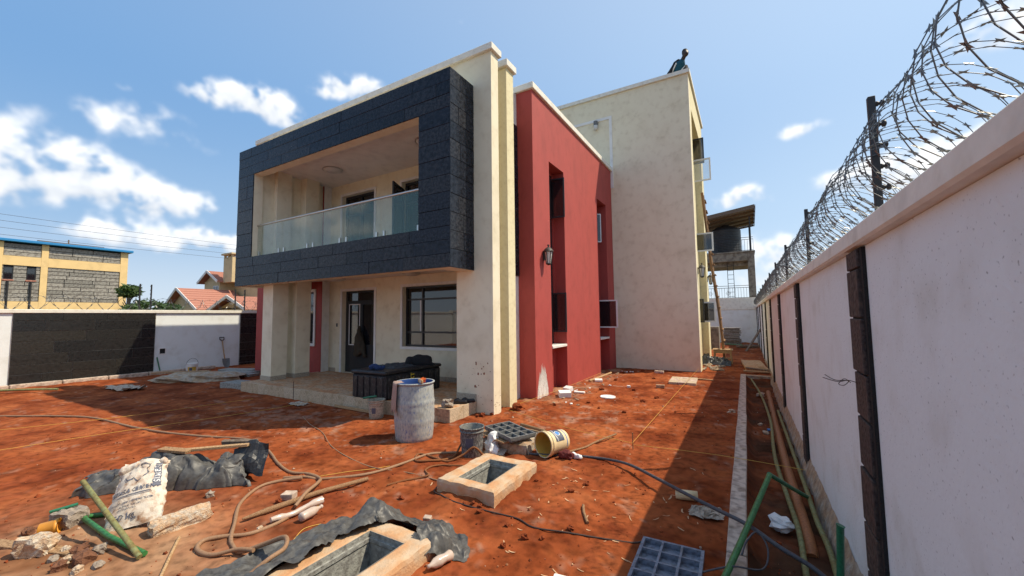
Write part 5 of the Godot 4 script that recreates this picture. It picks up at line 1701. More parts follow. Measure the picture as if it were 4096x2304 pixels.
	pipe("hose", "short brown hose end with a tight bend lying over the sandy spill", "hose", gpts([[-3.72, -2.30, 0.0], [-3.66, -2.1], [-3.68, -1.90], [-3.82, -1.77], [-3.89, -1.66], [-3.80, -1.58], [-3.62, -1.60], [-3.46, -1.70, 0.035], [-3.3, -1.74, 0.06]], 0.012), 0.0165, M.hose)
	pipe("hose", "dark hose lying past the concrete slab towards the net bag", "hose", gpts([[-3.02, -4.64, 0.0], [-2.75, -4.70], [-2.54, -4.68], [-2.25, -4.82, 0.0], [-1.97, -4.98]], 0.012), 0.015, M.conduit)
	pipe("conduit", "dark grey conduit springing from the yard over the kerb to the wall foot", "conduit", gpts([[-1.97, -4.98], [-1.60, -4.98, 0.02], [-1.257, -4.82, 0.06], [-0.887, -4.49, 0.10], [-0.55, -4.20, 0.12], [-0.308, -4.02, 0.12]], 0.0) + [V(-0.066, 0.11, -3.83), V(0.134, 0.07, -3.67), V(0.315, 0.02, -3.60), V(0.42, -0.03, -3.54)], 0.0165, M.conduit)
	pipe("cable", "thin dark cable trailing from the middle manhole to the blue grey cover", "cable", gpts([[-2.90, -3.42], [-2.88, -3.30], [-2.72, -3.22], [-2.51, -3.18], [-2.15, -3.20], [-1.85, -3.22], [-1.63, -3.12], [-1.37, -3.18], [-1.10, -3.26], [-0.87, -3.33], [-0.80, -3.38]], 0.006), 0.0075, M.wire, 6)
	pipe("cable", "thin brown cable running left from the drum towards the porch", "cable", gpts([[-3.0, -3.5], [-3.5, -3.55], [-4.0, -3.45], [-4.6, -3.55], [-5.2, -3.75], [-5.9, -4.1], [-6.6, -4.35], [-7.2, -4.6]], 0.005), 0.0075, M.hose, 6)
	pipe("cable_loop", "loop of grey cable tied round the green pipe at the kerb", "cable", [V(-0.36, 0.03, -3.12), V(-0.16, 0.10, -3.18), V(0.02, 0.06, -3.32), V(0.06, 0.14, -3.45), V(0.0, 0.22, -3.50), V(-0.07, 0.17, -3.42), V(-0.10, 0.10, -3.36)], 0.006, M.conduit, 6)
	# knotted orange brown rope
	pipe("rope", "coarse orange rope looped beside the dark bucket", "rope", gpts([[-3.28, -4.52, 0.16], [-3.36, -4.40, 0.10], [-3.34, -4.23], [-3.36, -4.05], [-3.49, -3.89], [-3.61, -3.83], [-3.69, -3.87], [-3.79, -4.01], [-3.74, -4.06], [-3.48, -4.01, 0.01], [-3.29, -4.04], [-3.16, -4.18, 0.05], [-3.06, -4.26, 0.13], [-2.98, -4.34, 0.03]], 0.012), 0.014, M.rope, 7)
	pipe("rope", "second length of orange rope straggling left of the middle manhole", "rope", gpts([[-3.44, -3.18], [-3.35, -3.33], [-3.24, -3.46], [-3.17, -3.53, 0.01], [-3.25, -3.60], [-3.33, -3.66], [-3.35, -3.78], [-3.28, -3.88], [-3.16, -3.92], [-3.02, -3.98]], 0.010), 0.0115, M.rope, 7)
	for q in [["yellow string stretched from the peg towards the tower", [[-1.39, -5.58, 0.10], [-1.38, -9.0, 0.10], [-1.36, -12.6, 0.10], [-1.33, -14.0, 0.12]]], ["yellow string stretched from the peg left behind the slab", [[-1.39, -5.58, 0.09], [-2.38, -5.86, 0.08], [-3.95, -6.5, 0.06]]], ["yellow string stretched from the peg right across the kerb", [[-1.39, -5.58, 0.07], [-0.4, -5.60, 0.07], [0.50, -5.61, 0.20]]], ["yellow string along the foot of the red wall", [[-3.90, -6.9, 0.06], [-3.88, -9.0, 0.06], [-3.87, -12.0, 0.06]]], ["yellow string far left over the lit earth", [[-10.75, -1.3, 0.05], [-9.84, -2.8, 0.05], [-9.5, -4.9, 0.05]]], ["yellow string at left, between the far string and the polythene heap", [[-8.95, -1.0, 0.05], [-8.74, -2.35, 0.05], [-8.25, -4.29, 0.05], [-8.05, -5.35, 0.06]]]]:
		pipe("builder_string", q[0], "string", gpts(q[1], 0.0), 0.003, M.string, 4, 3, "builder strings")
	pipe("string_peg", "short rusty peg that the yellow strings meet at", "peg", [on(-1.395, -5.60, -0.06), on(-1.395, -5.60, 0.22)], 0.007, M.bark, 6, 1)
	for q in [[[-3.62, -2.52], [-3.66, -2.44], [-3.60, -2.36], [-3.52, -2.26]], [[-3.30, -2.30], [-3.36, -2.18], [-3.28, -2.02], [-3.34, -1.96]], [[-4.3, -2.95], [-4.1, -3.2], [-3.95, -3.42], [-3.85, -3.6]]]:
		pipe("string_scrap", "loose end of frayed yellow string near the hose crossing", "string", gpts(q, 0.006), 0.0035, M.string, 4, 6, "loose string ends")
	# poles, sticks, bottles
	s = ST(false)
	tube(s, [on(-3.97, -1.99, 0.03), on(-3.92, -2.18, 0.03), on(-3.85, -2.63, 0.03), on(-3.70, -3.14, 0.03)], [0.012, 0.028, 0.026, 0.022], 8)
	tag(fin(s, "wooden_pole", M.bark), "peeled wooden pole lying beside the looped hose", "pole")
	s = ST(false)
	var sw = noise(225, 7.0, 3)
	var wp = []
	var wr = []
	for i in 12:
		var q = i / 11.0
		wp.append(on(lerpf(-3.72, -3.66, q), lerpf(-2.10, -2.56, q), 0.035)); wr.append(0.022 + 0.014 * absf(sw.get_noise_1d(i * 0.9)) + (0.014 if i > 8 else 0.0))
	tube(s, wp, wr, 8)
	tag(fin(s, "plastic_wrap", M.film), "shredded clear plastic wrapped along a hose end", "plastic wrap")
	s = ST(false)
	var bxf = Transform3D(Basis(Vector3.UP, 0.15) * Basis(Vector3.RIGHT, -PI / 2.0), on(-3.47, -2.22, 0.045))
	lathe(s, [[0.0, 0.0], [0.036, 0.002], [0.040, 0.015], [0.041, 0.12], [0.034, 0.15], [0.016, 0.19], [0.014, 0.21]], 12, bxf)
	lathe(s, [[0.0, 0.209], [0.018, 0.209], [0.018, 0.230], [0.0, 0.230]], 10, bxf, true)
	tag(fin(s, "plastic_bottle", M.film), "milky plastic bottle lying before the polythene sheet", "bottle")
	s = ST(false)
	bxf = Transform3D(Basis(Vector3.UP, 2.9) * Basis(Vector3.RIGHT, -PI / 2.0), on(-1.96, -2.44, 0.04))
	lathe(s, [[0.0, 0.0], [0.03, 0.002], [0.038, 0.015], [0.030, 0.06], [0.038, 0.11], [0.034, 0.15], [0.014, 0.19], [0.014, 0.21], [0.0, 0.21]], 12, bxf)
	tag(fin(s, "plastic_bottle", M.film), "crushed plastic bottle at the right corner of the near manhole", "bottle")
	s = ST(false)
	bxf = Transform3D(Basis(Vector3.UP, -1.35) * Basis(Vector3.RIGHT, -PI / 2.0), on(-0.68, -4.33, 0.04))
	lathe(s, [[0.0, 0.0], [0.042, 0.002], [0.046, 0.02], [0.046, 0.20], [0.042, 0.20], [0.042, 0.02], [0.0, 0.01]], 14, bxf)
	tag(fin(s, "cut_bottle", M.creamplastic), "cut off cream plastic bottle lying in the wall's shadow", "bottle")
	s = ST(false)
	bxf = Transform3D(Basis(Vector3.UP, -1.45) * Basis(Vector3.RIGHT, -PI / 2.0), on(-1.20, -2.585, 0.03))
	lathe(s, [[0.0, 0.0], [0.03, 0.0], [0.032, 0.005], [0.032, 0.30], [0.0, 0.30]], 14, bxf, true)
	tag(fin(s, "white_tube", M.labelwhite), "white plastic tube lying at the bottom edge beside the blue grey cover", "tube")
	crumple("paper_scrap", "torn cement paper in the shadow beside the kerb", "paper", func(u, v):
		var q = cached("q230", func(): return noise(230, 5.0, 3))
		var x = lerpf(-0.52, -0.26, u) + q.get_noise_2d(u * 2.0, v * 2.0) * 0.05
		var z = lerpf(-4.02, -4.22, v) + q.get_noise_2d(u * 2.0 + 5.0, v * 2.0) * 0.05
		return on(x, z, 0.010 + 0.09 * absf(q.get_noise_2d(x * 3.0, z * 3.0))), 12, 9, M.paper)
	pipe("stick", "short dark stick on the lit earth between manhole and shadow", "stick", gpts([[-1.41, -3.72], [-1.35, -3.57], [-1.26, -3.42]], 0.014), 0.014, M.bark, 6, 2)
	pipe("branch", "crooked dry branch right of the lying bucket", "branch", gpts([[-2.12, -5.05], [-1.98, -5.35], [-1.92, -5.60, 0.01], [-1.75, -6.05, 0.03]], 0.012), 0.014, M.bark, 6, 4)
	pipe("stick", "bare stick standing out of frame at the bottom left", "stick", gpts([[-4.12, -1.58], [-3.85, -1.42], [-3.55, -1.25]], 0.012), 0.012, M.woodpale, 6, 2)
	# ------------- debris by the sack
	pipe("green_pipe", "dusty green pipe leaning across the debris left of the sack", "pipe", [on(-5.05, -1.22, 0.40), on(-4.02, -1.30, 0.03)], 0.020, M.dustgreen, 8, 1)
	pipe("green_pipe", "green pipe with an elbow lying under the leaning one", "pipe", [on(-5.18, -1.42, 0.02), on(-5.22, -1.30, 0.03), on(-5.15, -1.27, 0.04), on(-4.60, -1.28, 0.035), on(-4.05, -1.34, 0.03)], 0.021, M.green, 8, 1)
	pipe("green_pipe", "short bright green pipe end lying on the grey stone", "pipe", [V(-5.36, 0.135, -1.10), V(-5.30, 0.155, -1.26)], 0.014, M.teal, 8, 1)
	s = ST(false)
	bxf = Transform3D(Basis(Vector3.UP, -0.5) * Basis(Vector3.RIGHT, -PI / 2.0 + 0.06), on(-5.22, -1.02, 0.055))
	lathe(s, [[0.0, 0.0], [0.05, 0.0], [0.052, 0.004], [0.055, 0.09], [0.062, 0.095], [0.062, 0.118], [0.052, 0.118], [0.048, 0.02], [0.0, 0.015]], 16, bxf, false)
	tag(fin(s, "orange_cup", M.orangetin), "orange plastic cup lying on its side at far left", "cup")
	broken("stone", "grey block of stone under the short green pipe", on(-5.27, -1.20, 0.055), V(0.115, 0.07, 0.08), 231, M.stoneg, 0.3)
	broken("stone", "white chalky stone at the left edge of the foreground", on(-4.83, -0.93, 0.055), V(0.095, 0.07, 0.07), 232, M.stonew, 0.7, 0.2)
	broken("broken_slab", "long broken chunk of pale concrete before the sack", on(-4.37, -1.68, 0.05), V(0.21, 0.055, 0.085), 233, M.stonew, 1.5, 0.16)
	for q in [[-4.52, -1.10, 0.05, "stoner"], [-4.40, -1.18, 0.04, "stoneg"], [-4.33, -1.08, 0.062, "stoner"], [-4.45, -1.02, 0.035, "stonew"], [-4.60, -0.98, 0.03, "stoneg"], [-4.36, -0.96, 0.04, "stoner"], [-4.22, -1.02, 0.03, "stonew"], [-4.66, -1.06, 0.026, "stonew"], [-4.18, -1.12, 0.028, "stoneg"], [-5.34, -0.98, 0.04, "stoner"], [-3.70, -2.0, 0.022, "stonew"], [-4.78, -2.08, 0.035, "stoneg"]]:
		stone("rubble_stone", "small rough stone in the rubble around the green pipes", on(q[0], q[1], q[2] * 0.5), V(q[2] * 1.15, q[2] * 1.0, q[2]), int(q[0] * -1000.0), M[q[3]], q[1] * 7.0, 0.0, "rubble stones by the sack", 6)
	board("brick_piece", "half brick lying behind the wooden pole", "brick", on(-4.05, -2.46, 0.03), V(0.12, 0.06, 0.10), 0.5, 0.0, M.lightconc)
	board("brick_piece", "small tile piece on the edge of the polythene sheet", "brick", on(-2.52, -2.80, 0.03), V(0.07, 0.05, 0.05), 0.3, 0.2, M.lightconc)
	board("plank_half_buried", "weathered plank half buried along the bottom left corner", "plank", on(-4.95, -0.95, 0.005), V(0.9, 0.025, 0.09), 0.35, 0.0, M.wood)
	# ------------- kerb and trench on the right
	var zj = [0.5, -0.5, -1.45, -2.45, -3.50, -4.50, -5.48, -6.42, -7.38, -8.32, -9.27, -10.22, -11.30, -12.45, -13.70]
	for i in zj.size() - 1:
		var L = absf(zj[i + 1] - zj[i]) - 0.015
		var zc = (zj[i] + zj[i + 1]) / 2.0
		var o = inst("kerb_block", boxmesh(0.135, 0.24, snappedf(L, 0.005), 0.008), M.lightconc, null, Transform3D(Basis(Vector3.UP, R(-0.006, 0.006)) * Basis(Vector3.BACK, R(-0.012, 0.012)), V(-0.137 + R(-0.004, 0.004), -0.088 + R(-0.004, 0.004), zc)))
		tag(o, "precast kerb block in the row beside the trench, %s from the far end" % ORD[zj.size() - 2 - i], "kerb block", "kerb blocks along the trench")
	pipe("green_pipe", "bright green pipe rising from the kerb to an elbow above the trench", "pipe", [V(-0.36, 0.04, -2.30), V(-0.20, 0.075, -3.05), V(0.0, 0.19, -4.0), V(0.125, 0.285, -4.56)], 0.022, M.green, 9, 3)
	pipe("green_pipe", "green pipe dropping from the elbow to the wall foot", "pipe", [V(0.12, 0.29, -4.57), V(0.30, 0.10, -4.86), V(0.47, -0.08, -5.16)], 0.020, M.teal, 9, 1)
	pipe("green_pipe", "long dusty green pipe lying down the middle of the trench", "pipe", [V(0.05, -0.02, -13.2), V(0.22, -0.06, -10.9), V(0.29, -0.07, -8.5), V(0.25, -0.07, -6.75), V(0.25, -0.06, -5.9), V(0.29, -0.07, -4.92), V(0.31, -0.07, -4.3), V(0.29, -0.08, -3.6), V(0.27, -0.09, -2.6)], 0.022, M.dustgreen, 8)
	pipe("green_pipe", "grey green pipe half buried along the wall foot", "pipe", [V(0.46, -0.10, -9.5), V(0.47, -0.09, -7.0), V(0.475, -0.08, -5.4), V(0.47, -0.07, -4.6), V(0.49, -0.08, -4.1), V(0.47, -0.09, -3.3), V(0.46, -0.10, -2.5)], 0.022, M.dustgreen, 8)
	pipe("green_pipe", "upright green pipe stub standing against the wall foot", "pipe", [V(0.44, -0.12, -3.42), V(0.455, 0.15, -3.40), V(0.465, 0.42, -3.38), V(0.468, 0.43, -3.38)], [0.021, 0.021, 0.021, 0.026], M.teal, 10, 1)
	pipe("drain_pipe", "earth smeared orange drain pipe half buried in the trench", "pipe", [V(0.40, -0.17, -12.0), V(0.37, -0.15, -8.7), V(0.36, -0.14, -7.2), V(0.36, -0.13, -6.0), V(0.37, -0.12, -4.45), V(0.37, -0.17, -4.1)], 0.052, M.orangepipe, 12)
	stone("stone", "white plaster lump lying in the trench beside the green pipe", V(0.19, -0.09, -4.45), V(0.10, 0.055, 0.085), 241, M.poly, 0.5)
	for q in [[0.22, -11.2, 0.10], [0.14, -8.4, 0.05], [0.20, -7.9, 0.06], [-0.30, -8.6, 0.05], [-0.34, -8.4, 0.04], [-0.26, -8.5, 0.03]]:
		stone("plaster_lump", "pale plaster lump dropped in or near the trench", on(q[0], q[1], q[2] * 0.3), V(q[2], q[2] * 0.5, q[2] * 0.8), int(q[1] * -300.0), M.stonew, q[1], 0.0, "plaster lumps along the trench", 6)
	board("blue_scrap", "tiny blue plastic scrap in the trench", "scrap", on(0.26, -8.05, 0.02), V(0.07, 0.03, 0.05), 0.4, 0.2, M.labelblue)
	# ------------- right middle ground
	t = thing("brick_cover", "tiled inspection cover set in the earth before the tower", "manhole cover", on(-1.52, -11.7, 0.0), 0.05)
	for i in 3:
		for j in 3:
			inst("paving_tile", boxmesh(0.215, 0.07, 0.33, 0.006), M.lightconc if (i + j) % 2 else M.tile2, t, Transform3D(Basis(), V(-0.22 + i * 0.22, 0.03, -0.335 + j * 0.335)))
	t = thing("round_lid", "round cream bucket lid lying flat on the rubble", "lid", on(-2.70, -8.78, 0.01))
	s = ST(false)
	lathe(s, [[0.0, 0.012], [0.06, 0.012], [0.065, 0.018], [0.10, 0.018], [0.105, 0.012], [0.145, 0.012], [0.15, 0.022], [0.158, 0.022], [0.158, 0.0]].map(func(e): return e), 26, Transform3D(Basis().scaled(V(1, 1, 1)), Vector3.ZERO), false)
	fin(s, "disc", M.poly, t)
	s = ST(false)
	lathe(s, [[0.166, 0.0], [0.166, 0.02], [0.160, 0.024], [0.157, 0.0]], 26, Transform3D(), false)
	fin(s, "rim", M.poly, t)
	board("polystyrene_block", "larger white polystyrene block at the foot of the red wall", "polystyrene", on(-3.58, -8.45, 0.07), V(0.26, 0.12, 0.20), 0.6, 0.15, M.poly)
	board("polystyrene_block", "smaller white polystyrene piece behind the larger one", "polystyrene", on(-3.72, -9.0, 0.06), V(0.20, 0.10, 0.14), -0.3, 0.3, M.poly)
	board("polystyrene_block", "flat white polystyrene scrap beside the two blocks", "polystyrene", on(-3.42, -8.95, 0.02), V(0.24, 0.03, 0.10), 0.1, 0.0, M.poly)
	board("polystyrene_block", "tiny white polystyrene cube alone on the red earth", "polystyrene", on(-2.60, -10.2, 0.03), V(0.08, 0.05, 0.07), 0.5, 0.0, M.poly)
	board("brick_piece", "brown half brick on the open earth before the tower", "brick", on(-1.90, -10.5, 0.035), V(0.20, 0.07, 0.10), 0.15, 0.0, M.tile1)
	board("brick_piece", "pale brick at the shaded foot of the tower", "brick", on(-2.35, -12.9, 0.035), V(0.26, 0.07, 0.12), 0.05, 0.0, M.lightconc)
	pipe("bamboo", "length of pale bamboo along the foot of the red wall", "bamboo", gpts([[-3.74, -10.55], [-3.72, -11.3], [-3.66, -12.3]], 0.03), 0.03, M.woodpale, 8, 2)
	board("card_box", "flattened printed card box by the bamboo", "card", on(-3.55, -10.75, 0.04), V(0.20, 0.06, 0.14), 0.4, 0.2, M.labelwhite)
	board("timber_offcut", "thin orange brown offcut by the inspection cover", "board", on(-1.10, -12.3, 0.02), V(0.55, 0.02, 0.07), -0.2, 0.0, M.woodpale)
	rng.seed = 88
	for i in 46:
		var x = R(-3.85, -3.0)
		var z = R(-13.2, -7.6)
		var q = R(0.012, 0.032)
		stone("rubble_chip", "small pale rubble chip in the strip along the red wall", on(x, z, q * 0.35), V(q * 1.2, q * 0.6, q), 500 + i, M.clodlight if i % 3 else M.poly, R(0, 6), 0.0, "rubble chips by the red wall", 5)
	# ------------- far end of the passage
	far_end()
	left_corner()

func cement_sack():
	var base = V(-4.64, 0.03, -1.44)
	var Ld = V(-0.36, 0.48, -0.20)
	var Ln = Ld.length()
	Ld = Ld / Ln
	var W = V(0.79, 0.0, -0.61)
	W = (W - Ld * W.dot(Ld)).normalized()
	var N = W.cross(Ld).normalized()
	if N.dot(V(0.9, 0.3, 0.3)) < 0.0: N = -N
	var nz = noise(251, 3.2, 4)
	var S = func(u, v, side):
		var wid = 0.40 + 0.03 * sin(v * 6.0) - 0.03 * smoothstep(0.75, 1.0, v)
		var e = 1.0 - pow(absf(2.0 * u), 2.6)
		var cap2 = pow(clampf(sin(PI * clampf(v * 0.94 + 0.03, 0.0, 1.0)), 0.0, 1.0), 0.5)
		var th = (0.075 if side > 0.0 else 0.05) * maxf(e, 0.0) * cap2
		var p = base + W * u * wid + Ld * v * 0.62 + N * th * side
		var wr = nz.get_noise_3d(u * 2.5, v * 3.0, side) * 0.022 + absf(nz.get_noise_3d(u * 6.0 + 4.0, v * 6.0, side)) * -0.014
		p += N * wr * (0.35 + 0.65 * smoothstep(0.0, 0.5, absf(v - 0.4))) * side
		p += W * nz.get_noise_1d(v * 5.0) * 0.02 * signf(u)
		# slumped, folded top corner
		if v > 0.8: p += N * (v - 0.8) * 0.22 * sin(u * 7.0 + 1.0) - Ld * (v - 0.8) * 0.35 * (0.5 + u)
		return p
	var t = thing("cement_sack", "white 50 kg cement sack slumped against the black polythene heap", "sack", base)
	var s = ST(false)
	for side in [1.0, -1.0]:
		sheet(s, 22, 30, func(u, v):
			var uu = (u - 0.5) if side > 0.0 else (0.5 - u)
			return S.call(uu, v, side) - base)
	fin(s, "sack_body", M.sack, t)
	# folded ear at the top left
	s = ST(false)
	blob(s, [[S.call(-0.38, 0.86, 1.0) - base, S.call(-0.12, 0.93, 1.0) - base, 0.042, 0.035], [S.call(0.40, 0.93, 1.0) - base, S.call(0.46, 0.85, 1.0) - base, 0.03, 0.02]], V(-0.75, 0.25, -0.50), V(0.15, 0.75, 0.25), 0.017, 0.03, noise(252, 9.0, 3), 0.035)
	fin(s, "folded_top", M.sack, t)
	var put = func(u0, v0, slant):
		return func(p): return S.call(u0 + p.x / 0.40, v0 + p.y / 0.62 + p.x * slant, 1.0) - base + N * 0.004
	s = ST()
	words(s, "SIMBA CEMENT", 0.034, put.call(-0.02, 0.49, 0.0))
	words(s, "50 kg", 0.046, put.call(-0.12, 0.145, 0.0))
	words(s, "POZZOLANIC CEMENT 32.5R", 0.016, put.call(-0.04, 0.335, 0.0))
	words(s, "AS PER KS EAS 18-1", 0.012, put.call(-0.04, 0.285, 0.0))
	words(s, "CEM IV/B-P 32.5", 0.012, put.call(-0.10, 0.245, 0.0))
	for q in [[0.425, 0.012], [0.405, 0.006]]:
		sheet(s, 16, 1, func(u, v): return S.call(lerpf(-0.36, 0.30, u), q[0] + v * q[1], 1.0) - base + N * 0.004)
	# side band
	sheet(s, 4, 16, func(u, v): return S.call(lerpf(0.30, 0.42, u), lerpf(0.48, 0.86, v), 1.0) - base + N * 0.004)
	# angular emblem outline
	var em = [[-0.30, 0.70], [-0.20, 0.64], [-0.08, 0.66], [0.02, 0.585], [0.10, 0.66], [0.20, 0.70], [0.16, 0.76], [0.22, 0.84], [0.10, 0.88], [-0.06, 0.86]]
	for i in em.size() - 1:
		var a = em[i]; var b = em[i + 1]
		sheet(s, 5, 1, func(u, v):
			var x = lerpf(a[0], b[0], u); var y = lerpf(a[1], b[1], u)
			return S.call(x, y + v * 0.018, 1.0) - base + N * 0.004)
	fin(s, "sack_print", M.print, t)
	s = ST()
	words(s, "SIMBA", 0.038, func(p): return S.call(0.36 - p.y / 0.40, 0.66 + p.x / 0.62, 1.0) - base + N * 0.007)
	fin(s, "band_lettering", M.labelwhite, t)

func far_end():
	var s
	var t = thing("wooden_stool", "rough timber trestle carrying the foot of the pole ladder", "stool", V(-0.80, 0, -16.95))
	s = ST()
	for i in 3: bx(s, -0.33 + i * 0.225, -0.112 + i * 0.225, 0.46, 0.50, -0.30, 0.30, 0.004)
	fin(s, "seat", M.woodpale, t)
	for q in [[-0.27, -0.24], [0.27, -0.24], [-0.27, 0.24], [0.27, 0.24]]:
		s = ST()
		bar(s, V(q[0] * 1.1, gh(-0.8 + q[0], -16.95 + q[1]) - 0.01, q[1] * 1.1), V(q[0] * 0.92, 0.46, q[1] * 0.92), 0.06, 0.05)
		fin(s, "leg", M.woodpale, t)
	s = ST()
	bx(s, -0.29, 0.29, 0.36, 0.458, 0.255, 0.28, 0.003)
	bx(s, -0.28, 0.28, 0.16, 0.21, 0.262, 0.285, 0.003)
	fin(s, "rail", M.woodpale, t)
	t = thing("pole_ladder", "tall ladder of rough poles leaning on the tower", "ladder", V(-0.76, 0.5, -16.8))
	for k in 2:
		s = ST(false)
		var dz = -0.42 * k
		tube(s, smooth([V(0, 0.005 if k == 0 else -0.5, dz), V(-0.10, 1.5, dz + 0.05), V(-0.27, 3.2, dz + 0.08), V(-0.46, 5.9, dz + 0.25)]), 0.045, 8)
		fin(s, "rail", M.bark, t)
	for i in 14:
		var y = 0.30 + i * 0.41
		var q = clampf(y / 5.9, 0.0, 1.0)
		var x = lerpf(0.0, -0.46, q) + 0.06
		s = ST(false)
		tube(s, [V(x, y, 0.13), V(x - 0.01, y + 0.03, -0.50)], 0.03, 7)
		fin(s, "rung", M.bark, t)
	var cl = ST()
	var hn = noise(261, 2.0, 4)
	sheet(cl, 22, 14, func(u, v):
		var x = lerpf(-1.50, -0.52, u)
		var z = lerpf(-16.0, -16.75, v)
		return V(x, gh(x, z) + 0.01 + sin(PI * v) * (0.20 + 0.25 * absf(hn.get_noise_2d(x * 2.0, z * 2.0)) + (0.18 if u < 0.3 else 0.0)) * pow(sin(PI * (0.05 + 0.9 * u)), 0.4), z), true)
	tag(fin(cl, "polythene_bags", M.sheet), "crumpled black polythene under the trestle", "plastic sheet")
	rng.seed = 93
	for i in 22:
		var q = R(0.04, 0.09)
		var x = R(-1.35, -0.5)
		var z = R(-15.9, -14.4)
		if x > -1.2 and z > -15.2 and i % 2: x = R(-1.28, -1.0)
		stone("rubble_piece", "grey rubble piece in the spoil at the tower corner", on(x, z, q * 0.3), V(q * 1.2, q * 0.6, q), 700 + i, M.stoneg if i % 2 else M.clodlight, R(0, 6), 0.0, "rubble at the tower corner", 5)
	# slab and boards bridging the trench
	board("trench_slab", "earth covered concrete slab bridging the trench", "slab", V(0.16, 0.03, -16.2), V(0.62, 0.08, 2.6), 0.06, 0.0, M.floor)
	board("trench_board", "nearest board laid across the end of the trench", "board", V(0.20, 0.05, -14.3), V(0.66, 0.03, 0.22), 0.10, 0.02, M.wood, -0.03)
	board("trench_board", "second board askew across the end of the trench", "board", V(0.22, 0.085, -14.7), V(0.60, 0.03, 0.18), -0.25, 0.0, M.plank, -0.06)
	board("trench_board", "third board beside the wall at the end of the trench", "board", V(0.40, 0.06, -15.0), V(0.16, 0.03, 0.9), 0.15, 0.0, M.wood, 0.0)
	t = thing("concrete_block_wall", "low bare concrete end wall across the trench", "wall", V(0.24, -0.05, -13.75))
	s = ST()
	bx(s, -0.32, 0.33, -0.2, 0.055, -0.10, 0.10, 0.01)
	fin(s, "block", M.concrete, t)
	# stack of roof tiles and leaning board
	rng.seed = 94
	t = thing("tile_stack", "stack of flat stone tiles before the rear wall", "tile stack", V(-0.74, 0, -26.6))
	for i in 22:
		inst("stacked_tile", boxmesh(0.86, 0.042, 0.5, 0.004), M["block%d" % (i % 4)], t, Transform3D(Basis(Vector3.UP, R(-0.08, 0.08)), V(R(-0.06, 0.06), 0.03 + i * 0.045, R(-0.05, 0.05))))
	board("leaning_board", "grey board leaning on the right wall far down the passage", "board", V(0.25, 0.50, -22.5), V(0.04, 1.28, 0.30), 0.2, 0.0, M.plank, -0.55)
	board("timber_pile", "loose dark timbers piled beside the leaning board", "board", V(0.0, 0.10, -24.5), V(0.9, 0.12, 0.5), 0.4, 0.0, M.plank)
	board("plinth_block", "cement plinth projecting from behind the tower", "plinth", V(-1.55, 0.55, -24.0), V(0.60, 1.15, 0.8), 0.0, 0.0, M.darkconc)
	pipe("green_pipe", "green pipes lying before the rear wall", "pipe", [V(-1.0, 0.12, -25.6), V(-0.2, 0.16, -24.2)], 0.03, M.green, 6, 1)

